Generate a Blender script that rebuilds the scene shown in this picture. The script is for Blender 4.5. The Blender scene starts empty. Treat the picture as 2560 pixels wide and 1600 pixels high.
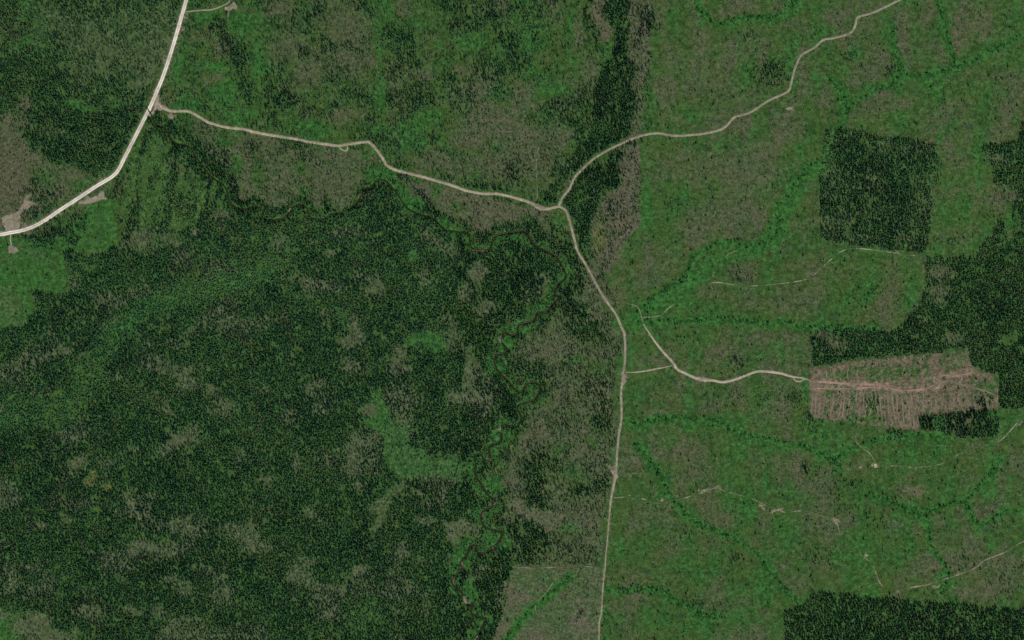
import bpy, bmesh, math
import numpy as np

# ------------------------------------------------------------------ camera, sky, sun, exposure
scene = bpy.context.scene
W2, H2 = 1280.0, 800.0                       # half size of the photographed ground, metres
CAM_Z = 9000.0
cam_d = bpy.data.cameras.new('camera')
cam = bpy.data.objects.new('camera', cam_d)
scene.collection.objects.link(cam)
cam.location = (0, 0, CAM_Z)
cam.rotation_euler = (0, 0, 0)
cam_d.sensor_width = 36.0
cam_d.lens = 36.0 * CAM_Z / (2 * W2)
cam_d.clip_start = 10.0
cam_d.clip_end = 60000.0
scene.camera = cam

SUN_EL = math.radians(47)
SUN_AZ = math.radians(164)                   # clockwise from north (+Y): south-south-east
world = bpy.data.worlds.new("World")
scene.world = world
world.use_nodes = True
wn = world.node_tree.nodes
sky = wn.new('ShaderNodeTexSky')
sky.sky_type = 'NISHITA'
sky.sun_disc = False
sky.sun_elevation = SUN_EL
sky.sun_rotation = SUN_AZ
sky.altitude = 800
world.node_tree.links.new(sky.outputs[0], wn['Background'].inputs['Color'])
wn['Background'].inputs['Strength'].default_value = 0.055

sun_d = bpy.data.lights.new('sun', 'SUN')
sun_d.energy = 3.5
sun_d.angle = math.radians(0.5)
sun_d.color = (1.0, 0.965, 0.91)
sun = bpy.data.objects.new('sun', sun_d)
scene.collection.objects.link(sun)
sun.location = (300, -1000, 1500)
sun.rotation_euler = (math.pi / 2 - SUN_EL, 0, math.pi - SUN_AZ)

scene.view_settings.view_transform = 'Standard'
scene.view_settings.look = 'None'
scene.view_settings.exposure = 0.15
scene.view_settings.gamma = 1.0
scene.view_settings.use_curve_mapping = False
scene.cycles.max_bounces = 3
scene.cycles.diffuse_bounces = 2

rng = np.random.default_rng(11)

# ------------------------------------------------------------------ survey grid (map coordinates: x east, y south, metres)
MX, MY = 160, 120                            # margin beyond the photographed ground
CELL = 2.0
NX, NY = int((2 * W2 + 2 * MX) / CELL) + 1, int((2 * H2 + 2 * MY) / CELL) + 1
gx = -MX + CELL * np.arange(NX)
gy = -MY + CELL * np.arange(NY)
X, Y = np.meshgrid(gx, gy)
X = X.astype(np.float32); Y = Y.astype(np.float32)


def vnoise(x, y, seed):
    r = np.random.default_rng(seed)
    N = 512
    lat = r.random((N, N), dtype=np.float32)
    xi = np.floor(x).astype(np.int32); yi = np.floor(y).astype(np.int32)
    fx = x - xi; fy = y - yi
    fx = fx * fx * (3 - 2 * fx); fy = fy * fy * (3 - 2 * fy)
    x0 = xi % N; x1 = (xi + 1) % N; y0 = yi % N; y1 = (yi + 1) % N
    return (lat[y0, x0] * (1 - fx) + lat[y0, x1] * fx) * (1 - fy) + (lat[y1, x0] * (1 - fx) + lat[y1, x1] * fx) * fy


def fbm(x, y, scale, octs, seed, sx=1.0, sy=1.0, gain=0.5):
    tot = 0; amp = 1.0; s = 0
    for i in range(octs):
        tot = tot + amp * vnoise((x + 3000) / (scale * sx) * 2 ** i + 17.3 * i, (y + 3000) / (scale * sy) * 2 ** i + 9.1 * i, seed + i)
        s += amp; amp *= gain
    return tot / s                            # 0..1


def sstep(a, b, v):
    t = np.clip((v - a) / (b - a), 0, 1)
    return t * t * (3 - 2 * t)


XW = X + (fbm(X, Y, 46, 3, 1) - .5) * 46 + (fbm(X, Y, 11, 2, 21) - .5) * 12
YW = Y + (fbm(X, Y, 46, 3, 5) - .5) * 46 + (fbm(X, Y, 11, 2, 25) - .5) * 12
XS = X + (fbm(X, Y, 14, 2, 31) - .5) * 9
YS = Y + (fbm(X, Y, 14, 2, 35) - .5) * 9

F = {k: np.zeros_like(X) for k in ('tree', 'brown', 'lush', 'pale', 'dirt', 'red', 'yellow', 'dull')}


def win(x0, x1, y0, y1, pad=40):
    i0 = max(0, int((x0 - pad + MX) / CELL)); i1 = min(NX, int((x1 + pad + MX) / CELL) + 2)
    j0 = max(0, int((y0 - pad + MY) / CELL)); j1 = min(NY, int((y1 + pad + MY) / CELL) + 2)
    return slice(j0, j1), slice(i0, i1)


def blend(sl, w, vals):
    for k, v in vals.items():
        f = F[k][sl]
        F[k][sl] = f * (1 - w) + v * w


def ell(x, y, rx, ry, k=1.0, soft=.75, **vals):
    sl = win(x - rx * 1.9, x + rx * 1.9, y - ry * 1.9, y + ry * 1.9)
    d = np.sqrt(((XW[sl] - x) / rx) ** 2 + ((YW[sl] - y) / ry) ** 2)
    blend(sl, k * sstep(1 + soft, 1 - soft, d), vals)


def ells(rows, k0=1.0, **vals):
    for r in rows:
        ell(*r[:4], k=(r[4] if len(r) > 4 else k0), **vals)


def inside(pts, xx, yy):
    r = np.zeros(xx.shape, bool)
    n = len(pts)
    for i in range(n):
        x0, y0 = pts[i]; x1, y1 = pts[(i + 1) % n]
        if y0 == y1:
            continue
        c = (y0 > yy) != (y1 > yy)
        r ^= c & (xx < (x1 - x0) * (yy - y0) / (y1 - y0) + x0)
    return r


def poly(pts, k=1.0, rough=True, **vals):
    xs = [p[0] for p in pts]; ys = [p[1] for p in pts]
    sl = win(min(xs), max(xs), min(ys), max(ys), 30)
    m = inside(pts, (XW if rough else XS)[sl], (YW if rough else YS)[sl]).astype(np.float32)
    if rough:                                 # a soft edge
        for _ in range(2):
            p = np.pad(m, 1, mode='edge')
            m = (p[:-2, 1:-1] + p[2:, 1:-1] + p[1:-1, :-2] + p[1:-1, 2:] + m) / 5
    blend(sl, m * k, vals)


def linedist(pts, pad, xx=X, yy=Y):
    xs = [p[0] for p in pts]; ys = [p[1] for p in pts]
    sl = win(min(xs), max(xs), min(ys), max(ys), pad)
    d = np.full(xx[sl].shape, 1e6, np.float32)
    ox, oy = sl[1].start, sl[0].start
    for (x0, y0), (x1, y1) in zip(pts[:-1], pts[1:]):
        s2 = win(min(x0, x1), max(x0, x1), min(y0, y1), max(y0, y1), pad)
        a, b = xx[s2], yy[s2]
        vx, vy = x1 - x0, y1 - y0
        t = np.clip(((a - x0) * vx + (b - y0) * vy) / max(vx * vx + vy * vy, 1e-6), 0, 1)
        dd = np.hypot(a - x0 - t * vx, b - y0 - t * vy)
        v = d[s2[0].start - oy:s2[0].stop - oy, s2[1].start - ox:s2[1].stop - ox]
        np.minimum(v, dd, out=v)
    return sl, d


def line(pts, w, k=1.0, warp=True, soft=.5, **vals):
    sl, d = linedist(pts, w * 2 + 20, XW if warp else XS, YW if warp else YS)
    blend(sl, k * sstep(w * (1 + soft), w * (1 - soft), d), vals)


def Z(ox, oy, *pts, s=3.78):
    return [(ox + a / s, oy + b / s) for a, b in pts]


def smooth(pts, step=5.0):
    """Catmull-Rom through the points, sampled every step metres"""
    P = np.array(pts, float)
    E = np.vstack([2 * P[0] - P[1], P, 2 * P[-1] - P[-2]])
    out = []
    for i in range(1, len(E) - 2):
        p0, p1, p2, p3 = E[i - 1:i + 3]
        n = max(1, int(np.hypot(*(p2 - p1)) / step))
        for t in np.arange(n) / n:
            out.append(.5 * (2 * p1 + (p2 - p0) * t + (2 * p0 - 5 * p1 + 4 * p2 - p3) * t * t + (3 * p1 - p0 - 3 * p2 + p3) * t ** 3))
    out.append(P[-1])
    return np.array(out)


# ------------------------------------------------------------------ the lines of the place
MAIN_ROAD = [(520, -170), (490, -80), (466, 0), (434, 111), (409, 188), (393, 227), (376, 267), (352, 315), (312, 394), (307, 405), (286, 437),
             (238, 467), (193, 497), (148, 526), (116, 548), (87, 564), (58, 575), (26, 581), (0, 586), (-80, 600), (-170, 620)]
ROAD_A = [(392, 255), (406, 269), (419, 275.5), (432.6, 278.5), (452, 278), (469, 278.5), (482, 283), (499, 293), (524, 307), (569, 319), (608, 323),
          (640, 331), (685, 339), (746, 349), (772, 354.5), (841, 364), (867.5, 361), (912, 355), (926, 358), (944, 378), (961, 403), (968, 414.5),
          (994, 426.5), (1037, 437), (1090, 451.6), (1129, 463.5), (1169, 477), (1209, 484), (1246, 485), (1280, 492.6), (1327.6, 507),
          (1343.5, 519), (1364.7, 523), (1397, 516)]
ROAD_B = [(1397, 514), (1407, 492.6), (1424, 471), (1436, 445), (1446.7, 432), (1482, 399), (1518, 376), (1558, 357), (1597.5, 341), (1642, 333),
          (1677, 338.6), (1698, 339.4), (1756, 334.7), (1804, 323), (1822, 308), (1838, 292), (1873, 282), (1920, 252.6), (1960, 234), (1973, 225),
          (1979.5, 201), (1986, 174.6), (1997, 148), (2007, 135), (2036, 119), (2057.6, 100.5), (2089, 94), (2126, 82), (2138, 63.5), (2142, 46),
          (2153, 39.7), (2179, 33), (2208, 20), (2248, 0), (2330, -45), (2430, -115)]
ROAD_C = [(1397, 515), (1412, 524), (1420, 540), (1427, 564), (1436, 598), (1444, 627.5), (1465, 662), (1489, 707), (1510, 744), (1536.6, 781),
          (1546, 799), (1555, 821), (1560.4, 832), (1563, 866), (1562, 906), (1559, 924), (1556.5, 948), (1552.5, 985), (1554, 1025), (1552.5, 1054),
          (1547, 1086), (1543, 1131), (1540.6, 1170), (1537, 1200), (1528.7, 1242), (1524.7, 1274), (1521, 1319), (1518, 1356), (1514, 1390.5),
          (1513, 1412), (1509.6, 1446), (1506, 1483), (1503.5, 1531), (1498, 1557), (1497, 1600), (1490, 1715)]
ROAD_D = [(1608, 810), (1620, 828), (1637, 853), (1655.7, 877), (1682, 906), (1693, 923), (1714, 933.6), (1745.6, 947), (1782.6, 951), (1809, 955),
          (1843.5, 947), (1888.5, 929.6), (1920, 929), (1952, 933.6), (1981, 941.5), (2007, 945.5), (2026, 952)]
TRACK_LOOP = [(1981, 941.5), (1984, 948), (1990, 952.5), (2000, 953.5), (2007, 950), (2008, 945.5)]
TRACK_CUT = [(2026, 952), (2079, 956), (2131.6, 958.7), (2184.6, 961), (2206, 963), (2224, 969), (2243, 974.6), (2264, 976), (2317, 972), (2343, 969), (2351, 956)]
TRACK_CUT2 = [(2022, 954), (2034, 968), (2060, 971), (2126, 971), (2200, 967), (2222, 972)]
TRACK_CUT3 = Z(1920, 800, (1580, 600), (1610, 525), (1700, 520), (1850, 515), (1985, 465))
TRACK_CUT4 = Z(1920, 800, (1620, 610), (1700, 570), (1800, 600), (1950, 640), (2080, 680), (2150, 720), (2160, 850))
LINK = [(1564, 931), (1597, 929.6), (1637, 923), (1677, 915), (1683, 913)]
TRACK_E = [(1604, 794), (1650, 789), (1671.5, 770), (1703, 752), (1738, 738.6), (1759, 723), (1775, 709.5), (1790.6, 705.6), (1822, 709.5), (1862, 715),
           (1901.7, 713.5), (1920, 712), (1967.6, 707), (2012.6, 699), (2036, 685.7), (2068, 656.6), (2105, 627.5), (2137, 621), (2184.6, 625),
           (2258.6, 635.4), (2311.5, 640.7)]
TRACK_E2 = [(1759, 719), (1782.6, 688), (1798.5, 659), (1817, 638), (1843.5, 625)]
TRACK_E3 = [(1544.6, 782), (1551, 765), (1556, 757), (1573.6, 760), (1595, 768), (1604, 794), (1608, 810)]
TRACK_F1 = [(1531, 1245), (1579, 1242), (1610, 1248), (1650, 1255.5), (1677, 1251.6), (1708.6, 1246), (1764, 1229), (1788, 1220), (1809, 1226.5), (1849, 1238),
            (1883, 1247.6), (1909.6, 1261), (1920, 1268), (1946, 1271), (1960, 1280), (2004.7, 1276.7), (2031, 1282), (2057.6, 1291), (2089, 1303),
            (2097, 1324), (2102.5, 1343), (2116, 1359), (2145, 1382.5), (2174, 1404), (2187, 1425), (2198, 1454), (2211, 1472.5)]
TRACK_F2 = [(2211, 1472.5), (2243, 1475), (2277, 1468.5), (2317, 1462), (2343, 1454), (2380, 1442), (2404, 1434), (2438.5, 1419.6), (2462, 1401),
            (2515, 1380), (2560, 1353), (2700, 1290)]
TRACK_G1 = [(2147.5, 1062), (2139.6, 1083), (2139.6, 1101.6), (2150, 1115), (2174, 1133), (2190, 1157)]
TRACK_G2 = [(2190, 1164), (2237.5, 1165), (2272, 1165), (2303.6, 1167.7), (2364.4, 1157), (2396, 1136), (2449, 1116), (2497, 1104), (2523, 1080),
            (2539, 1062), (2560, 1041), (2640, 960)]
TRACK_N = [(462, 30), (503, 26), (529, 24), (553, 16), (577, 0), (620, -60)]
TRACK_N2 = [(585, 12), (573, 24), (570, 45), (574, 60)]
TRACK_W = [(27, 583), (26, 600), (29, 615)]
TRACK_W2 = [(26, 634), (13, 646), (0, 650), (-60, 662)]
LOOP_A = Z(640, 0, (780, 1375), (795, 1400), (825, 1420), (855, 1425), (868, 1405), (858, 1370))
TURN_W = [(436, 120), (446, 134), (443, 148), (434, 158)]
TRACK_UP = [(1333, 508), (1343, 490), (1342, 453), (1341, 400), (1352, 340)]
TRACK_SW = [(1400, 1419), (1394, 1421), (1386, 1449), (1370, 1475), (1349, 1499), (1338, 1520), (1352, 1550), (1362, 1580)]
TRACK_SX = [(1280, 1416), (1330, 1420), (1400, 1417), (1460, 1416), (1512, 1420)]
WYE = Z(340, 220, (420, 1085), (560, 1000), (650, 930), (720, 800), (760, 640), (820, 440), (800, 280), s=15.12)

CREEK = [(-120, 90), (-40, 105), (26, 117), (79, 127), (90, 140), (111, 153), (148, 175), (164, 196), (180, 225), (190, 262), (225, 275), (251, 256), (286, 266), (312, 262),
         (344, 278), (366, 268), (378, 286), (391, 312), (413, 323), (436, 357), (471, 366), (490, 392), (526, 440), (563, 468), (577, 510), (608, 524),
         (640, 516), (656, 528), (658, 546), (687, 551), (719, 540), (727, 519), (759, 514), (770, 527), (778, 546), (809, 548), (830, 536), (852, 533), (878, 521),
         (894, 506), (902, 490), (895, 478), (926, 469), (942, 452), (963, 452), (981, 471), (995, 487), (1016, 519), (1045, 535), (1084, 548),
         (1111, 574), (1140, 580), (1169, 583), (1176, 610), (1185, 624), (1222, 625), (1233, 600), (1246, 588), (1280, 582), (1314, 580), (1333, 610), (1367, 630), (1391, 643), (1407, 670),
         (1415, 694), (1396, 712), (1386, 737), (1402, 742), (1381, 762), (1367, 781), (1345, 781), (1336, 800), (1313, 808), (1298, 812), (1294, 822),
         (1295, 833), (1283, 839), (1272, 837), (1264, 831), (1256, 837), (1252, 846), (1255, 858), (1265, 869), (1268, 877), (1257, 884), (1242, 886), (1236, 906),
         (1248, 932), (1270, 953), (1290, 976), (1306, 980), (1318, 960), (1340, 958), (1351, 972), (1338, 998), (1306, 1009), (1293, 1020), (1304, 1046), (1296, 1062),
         (1278, 1068), (1259, 1061), (1251, 1073), (1254, 1101), (1226, 1114), (1224, 1136), (1227, 1150), (1212, 1152), (1202, 1137), (1186, 1140), (1190, 1165),
         (1188, 1184), (1197, 1202), (1211, 1224), (1222, 1240), (1240, 1253), (1230, 1266), (1209, 1279), (1203, 1300), (1214, 1319), (1238, 1326),
         (1256, 1331), (1248, 1353), (1233, 1369), (1206, 1385), (1191, 1377), (1190, 1362), (1177, 1364), (1169, 1385), (1151, 1408), (1157, 1420), (1143, 1435),
         (1135, 1451), (1137, 1467), (1153, 1480), (1161, 1499), (1165, 1512), (1182, 1508), (1178, 1533), (1201, 1544), (1214, 1547), (1211, 1558),
         (1198, 1584), (1188, 1600), (1170, 1640), (1150, 1730)]

DRAINS = [
    [(2700, 40), (2560, 87), (2528, 103), (2489, 124), (2449, 145), (2423, 159), (2391, 169), (2343, 182), (2290, 188), (2253, 190), (2229, 212), (2198, 225), (2158, 246),
     (2131, 270), (2116, 286), (2085, 330), (2063, 400), (2026, 411), (2007, 434), (1991, 461), (1965, 498), (1954, 524), (1949, 564), (1938, 590), (1920, 604),
     (1875, 620), (1836, 604), (1796, 609), (1753, 633), (1730, 651), (1716, 686), (1693, 712), (1656, 728), (1637, 744), (1590, 790)],
    [(2345, 0), (2370, 100), (2391, 164)], [(2230, 60), (2237, 100), (2245, 148), (2253, 185)], [(2070, 190), (2084, 212), (2116, 254), (2122, 280)],
    [(1600, 800), (1703, 805), (1780, 800), (1870, 806), (1973, 808), (1999, 820), (2060, 818), (2105, 816), (2190, 822)],
    [(1570, 1060), (1703, 1045), (1782, 1051), (1836, 1078), (1920, 1100), (1986, 1109), (2012, 1117), (2052, 1136), (2084, 1152), (2105, 1176)],
    [(2084, 1150), (2116, 1128), (2153, 1112), (2184, 1104), (2237, 1090), (2296, 1088), (2370, 1100)],
    [(1590, 1110), (1650, 1190), (1677, 1237), (1714, 1287), (1756, 1311), (1798, 1327), (1849, 1356), (1886, 1382), (1915, 1418), (1938, 1443), (1960, 1470), (1976, 1494), (2005, 1508)],
    [(2163, 1232), (2219, 1253), (2251, 1264), (2280, 1279), (2298, 1290), (2317, 1287), (2343, 1274), (2375, 1258), (2412, 1255), (2431, 1233), (2462, 1202), (2500, 1150)],
    [(2417, 1261), (2433, 1293), (2449, 1314), (2470, 1308), (2507, 1279), (2560, 1277), (2680, 1260)],
    [(2317, 1292), (2325, 1327), (2327, 1364), (2354, 1398), (2370, 1428), (2370, 1454), (2354, 1483)],
    [(1425, 1443), (1449, 1465), (1507, 1475), (1545, 1475), (1611, 1470), (1650, 1478), (1690, 1499), (1716, 1515), (1756, 1536), (1790, 1544)],
    [(1230, 1640), (1280, 1584), (1306, 1549), (1333, 1517), (1373, 1488), (1400, 1464), (1425, 1443)],
    [(1720, -30), (1745, 20), (1790, 62), (1850, 45), (1930, 45), (1975, 22), (2000, -10)],
]

# ------------------------------------------------------------------ what grows where
P_BIG = [(-160, 850), (0, 836), (70, 828), (66, 797), (92, 776), (79, 741), (153, 733), (167, 712), (169, 633), (227, 633), (270, 640), (295, 622), (400, 640), (470, 600), (520, 560),
         (600, 545), (640, 550), (690, 560), (780, 555), (880, 530), (900, 500), (945, 460), (975, 465), (1015, 520), (1110, 580), (1170, 590), (1240, 560), (1300, 568),
         (1400, 610), (1432, 640), (1440, 700), (1400, 760), (1330, 790), (1250, 830), (1240, 890), (1262, 950), (1300, 1000), (1250, 1060), (1220, 1100), (1180, 1140),
         (1190, 1200), (1210, 1240), (1240, 1300), (1290, 1300), (1370, 1300), (1370, 1400), (1330, 1415), (1280, 1425), (1268, 1490), (1250, 1550), (1228, 1605), (1190, 1740), (-160, 1740)]
P_NW = [(-160, -120), (480, -120), (460, 0), (430, 100), (400, 190), (368, 262), (345, 312), (300, 395), (280, 430), (230, 450), (130, 400), (90, 380), (40, 320), (-160, 300)]
P_STRIP_N = [(1512, -120), (1570, -120), (1570, 60), (1566, 150), (1580, 190), (1585, 270), (1580, 335), (1560, 345), (1500, 380), (1450, 418), (1400, 450), (1390, 440), (1430, 380), (1470, 340),
             (1485, 260), (1500, 240), (1500, 170), (1530, 160), (1535, 110), (1520, 60)]
P_STRIP_S = [(1490, 406), (1540, 378), (1560, 385), (1545, 425), (1552, 470), (1512, 490), (1495, 520), (1472, 560), (1482, 600), (1452, 622), (1440, 580), (1428, 540), (1405, 515), (1440, 458)]
P_SQUARE = [(2063, 325), (2158, 328), (2184, 341), (2258, 347), (2340, 362), (2343, 416), (2333, 466), (2330, 519), (2325, 572), (2319, 627), (2303, 634), (2237, 627), (2137, 617), (2068, 604), (2052, 593), (2052, 426)]
P_EAST = [(2700, 300), (2552, 304), (2547, 357), (2475, 360), (2449, 370), (2457, 384), (2481, 416), (2486, 466), (2536, 479), (2534, 532), (2531, 611), (2520, 600), (2507, 527), (2481, 559),
          (2483, 590), (2452, 611), (2446, 646), (2407, 646), (2317, 645), (2314, 723), (2301, 765), (2277, 791), (2264, 816), (2237, 829), (2198, 832), (2174, 818), (2126, 813),
          (2089, 824), (2036, 826), (2031, 853), (2031, 916), (2068, 914), (2131, 900), (2237, 892), (2343, 882), (2420, 871), (2423, 892), (2438, 924), (2499, 938), (2497, 1022), (2700, 1022)]
P_SMALL = [(2298, 1041), (2396, 1033), (2436, 1025), (2494, 1022), (2497, 1091), (2449, 1096), (2383, 1094), (2356, 1080), (2304, 1078)]
P_SE = [(2034, 1480), (2131, 1486), (2184, 1499), (2237, 1496), (2317, 1504), (2396, 1509), (2502, 1520), (2560, 1523), (2720, 1530), (2720, 1740), (1955, 1740), (1960, 1600), (1958, 1527), (1980, 1525), (2005, 1510), (2020, 1500)]
P_CUT = [(2026, 925), (2040, 919), (2130, 904), (2237, 895), (2420, 872), (2423, 893), (2440, 925), (2497, 938), (2497, 1022), (2436, 1025), (2296, 1041), (2301, 1078), (2230, 1070), (2150, 1060), (2100, 1050), (2030, 1040), (2024, 1030), (2026, 952)]
P_SCUT = [(1280, 1420), (1510, 1420), (1500, 1600), (1490, 1740), (1195, 1740), (1232, 1600), (1262, 1520), (1275, 1460)]
P_ECLEAR = [(1640, -120), (1620, 330), (1590, 390), (1605, 420), (1600, 560), (1555, 610), (1510, 690), (1560, 800), (1563, 900), (1553, 1000), (1552, 1060), (1540, 1170), (1525, 1270), (1510, 1430), (1497, 1600), (1485, 1740),
            (2720, 1740), (2720, -120)]
P_WCUT = [(-160, 600), (0, 592), (60, 600), (170, 595), (205, 530), (215, 500), (304, 500), (298, 560), (291, 625), (227, 633), (169, 633), (167, 712), (153, 733), (79, 741), (92, 776), (66, 797), (70, 828), (0, 838), (-160, 850)]

F['tree'] += .40; F['brown'] += .24; F['lush'] += .05
big = fbm(X, Y, 120, 3, 51)
mid = fbm(X, Y, 38, 3, 61)
F['brown'] += (big - .5) * .8 + (mid - .5) * .7
F['lush'] += sstep(.52, .75, fbm(X, Y, 90, 3, 71)) * .7
F['tree'] += (fbm(X, Y, 60, 3, 81) - .5) * .9
# east clear-cut
ns = fbm(X, Y, 60, 4, 91, sx=.7, sy=1.5)
sl = (slice(None), slice(None))
poly(P_ECLEAR, tree=.04, dull=.12, rough=False)
inE = inside(P_ECLEAR, X, Y)
F['brown'][inE] = (.27 + (ns - .5) * 1.3 + (mid - .5) * .5)[inE]
F['lush'][inE] = (sstep(.48, .72, fbm(X, Y, 55, 4, 95, sx=.6, sy=1.5)) * .75)[inE]
# west clear-cut below the main road, tan clearing at the north-west
poly(P_WCUT, tree=.05, brown=.15, lush=.65, rough=False)
poly([(-160, 310), (40, 330), (90, 385), (130, 405), (225, 450), (150, 500), (60, 555), (-160, 590)], tree=.16, brown=.75, lush=.1, pale=.35)
ells([(40, 470, 60, 40), (30, 400, 50, 40)], brown=.85, tree=.07, pale=.3)
ells([(110, 440, 40, 25), (200, 470, 30, 18)], lush=.5, brown=.3, tree=.25)
ells([(80, 490, 25, 30), (130, 490, 30, 25), (90, 540, 35, 20), (115, 520, 25, 14)], tree=.7, lush=.4)
ells([(110, 590, 50, 22), (150, 575, 40, 18), (180, 600, 25, 18), (200, 560, 20, 30)], tree=.8)
ells([(60, 620, 30, 14), (100, 640, 40, 14)], brown=.6, tree=.12)
ells([(20, 760, 30, 40), (40, 820, 30, 14), (20, 720, 20, 12)], brown=.75, red=.25)
ells([(118, 695, 14, 8)], tree=.7)
# mixed ground between the main road, the creek and the big forest
poly([(300, 440), (360, 320), (440, 360), (520, 430), (580, 520), (520, 570), (470, 605), (400, 640), (295, 622), (304, 506)], tree=.5, brown=.35, lush=.3, pale=.25)
inT = inside([(310, 400), (360, 330), (440, 360), (520, 430), (570, 520), (520, 560), (440, 585), (320, 560), (306, 500)], XW, YW)
stk = fbm(X + .25 * Y, Y, 30, 3, 231, sx=.42, sy=3.2)
F['tree'][inT] = np.clip(.62 - 2.6 * (stk - .42), .05, .9)[inT]
F['lush'][inT] = np.clip((stk - .42) * 3.5, 0, .65)[inT]; F['yellow'][inT] = np.clip((stk - .45) * 2.2, 0, .4)[inT]; F['brown'][inT] *= .5
ells([(400, 440, 30, 40), (430, 480, 22, 60), (385, 520, 14, 70), (360, 560, 16, 60)], .4, lush=.6, tree=.3)
ells([(320, 580, 14, 50), (470, 530, 30, 25), (440, 500, 20, 25), (400, 590, 30, 14), (530, 590, 50, 30)], tree=.85)
ells([(350, 600, 25, 16), (430, 605, 30, 8), (560, 560, 30, 25)], pale=.8, tree=.15, brown=.7)
ells([(430, 410, 25, 18), (470, 430, 20, 14)], brown=.6)
ells([(420, 340, 30, 25), (450, 390, 30, 16), (370, 350, 20, 30)], tree=.65)
# north-west wood
poly(P_NW, tree=.7, brown=.25, lush=.3, pale=.3)
poly([(-160, 120), (60, 128), (150, 178), (190, 262), (300, 265), (352, 300), (295, 400), (240, 445), (130, 400), (60, 330), (-160, 300)], tree=.9, pale=.1, lush=.2, brown=.2)
ells([(30, 60, 40, 60)], tree=.85)
ells([(150, 60, 40, 30), (170, 40, 25, 20), (230, 90, 40, 40), (260, 130, 30, 30), (220, 170, 40, 25), (300, 150, 40, 30), (350, 210, 25, 25), (330, 60, 25, 20), (190, 120, 25, 20)], tree=.45, pale=.55, brown=.4)
ells([(110, 90, 16, 40), (270, 60, 30, 14), (70, 20, 14, 40)], lush=.7, tree=.45)
ells([(330, 40, 40, 25), (250, 30, 40, 20), (120, 130, 40, 20), (370, 60, 30, 30), (290, 190, 40, 25), (250, 230, 50, 20)], .8, tree=.72, pale=.2)
ell(330, 110, 120, 90, .6, tree=.4, pale=.5, brown=.45, lush=.25)
ell(400, 140, 40, 90, .7, tree=.3, pale=.6, brown=.4, lush=.3)
ells([(60, 270, 10, 25), (30, 300, 25, 14), (40, 320, 30, 12)], brown=.8, red=.2, tree=.4)
ells([(130, 330, 25, 14), (200, 350, 30, 14)], tree=.6, brown=.5)
# north central, regenerating
lushN = [(648, 159, 20, 70), (965, 26, 18, 30), (1053, 58, 28, 18), (799, 317, 55, 20), (1076, 299, 35, 20), (944, 230, 12, 60), (1103, 122, 12, 16), (944, 120, 12, 60), (610, 60, 40, 40), (480, 270, 40, 22),
         (560, 230, 40, 40), (600, 290, 40, 18), (1428, 60, 10, 40), (1440, 140, 10, 50), (1380, 230, 40, 18), (1170, 100, 30, 20), (1210, 90, 25, 30), (520, 40, 30, 14), (450, 160, 16, 60), (540, 170, 30, 20)]
ells(lushN, lush=.8, brown=.12, tree=.12)
brownN = [(733, 114, 45, 28), (878, 66, 45, 55), (878, 159, 60, 30), (759, 185, 40, 35), (865, 288, 45, 28), (1156, 177, 20, 15), (1050, 190, 35, 15), (1182, 251, 25, 60), (1018, 21, 30, 20), (700, 20, 40, 25),
          (1240, 300, 60, 50), (1300, 360, 50, 40), (1180, 340, 60, 30), (1450, 90, 14, 50), (1480, 180, 20, 40), (1250, 420, 60, 40), (1340, 420, 50, 50), (1390, 350, 30, 40), (1160, 420, 60, 25), (1080, 400, 50, 25),
          (480, 90, 20, 14), (560, 120, 30, 25), (540, 205, 20, 16), (690, 380, 18, 25), (800, 400, 60, 25), (1310, 230, 30, 30), (1500, 40, 14, 40), (1510, 80, 12, 20), (620, 30, 14, 10)]
ells(brownN, .85, brown=.7, tree=.13, lush=.04, dull=.3)
ells([(1290, 330, 60, 18), (1320, 270, 30, 14), (1417, 338, 15, 12)], .8, pale=.75, brown=.8, tree=.06)
darkN = [(905, 13, 30, 25), (963, 93, 18, 20), (1002, 127, 26, 45), (1024, 164, 12, 20), (992, 190, 32, 18), (820, 185, 22, 18), (693, 254, 22, 45), (693, 317, 15, 12), (719, 267, 14, 18), (889, 238, 36, 18),
         (849, 267, 24, 14), (984, 249, 30, 20), (1063, 238, 40, 30), (1076, 265, 25, 16), (1150, 249, 28, 45), (1169, 26, 50, 35), (1195, 50, 55, 40), (1270, 111, 24, 38), (1235, 180, 48, 20), (656, 376, 18, 22),
         (733, 368, 38, 25), (870, 114, 14, 12), (1346, 16, 32, 18), (1293, 24, 25, 15), (1309, 48, 15, 12), (1338, 90, 15, 25), (1288, 140, 18, 28), (1396, 280, 32, 26), (1457, 254, 20, 18), (1449, 341, 20, 20),
         (1293, 434, 26, 34), (616, 212, 15, 28), (940, 300, 14, 20), (780, 30, 50, 12), (1030, 285, 30, 14), (760, 130, 14, 20), (690, 160, 14, 12)]
ells(darkN, .9, tree=.74, lush=.25)
line([(529, 63), (560, 100), (590, 130), (622, 164)], 18, tree=.85, dull=.2)
line([(1470, 0), (1478, 60), (1490, 110), (1500, 150)], 9, tree=.75)
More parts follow.
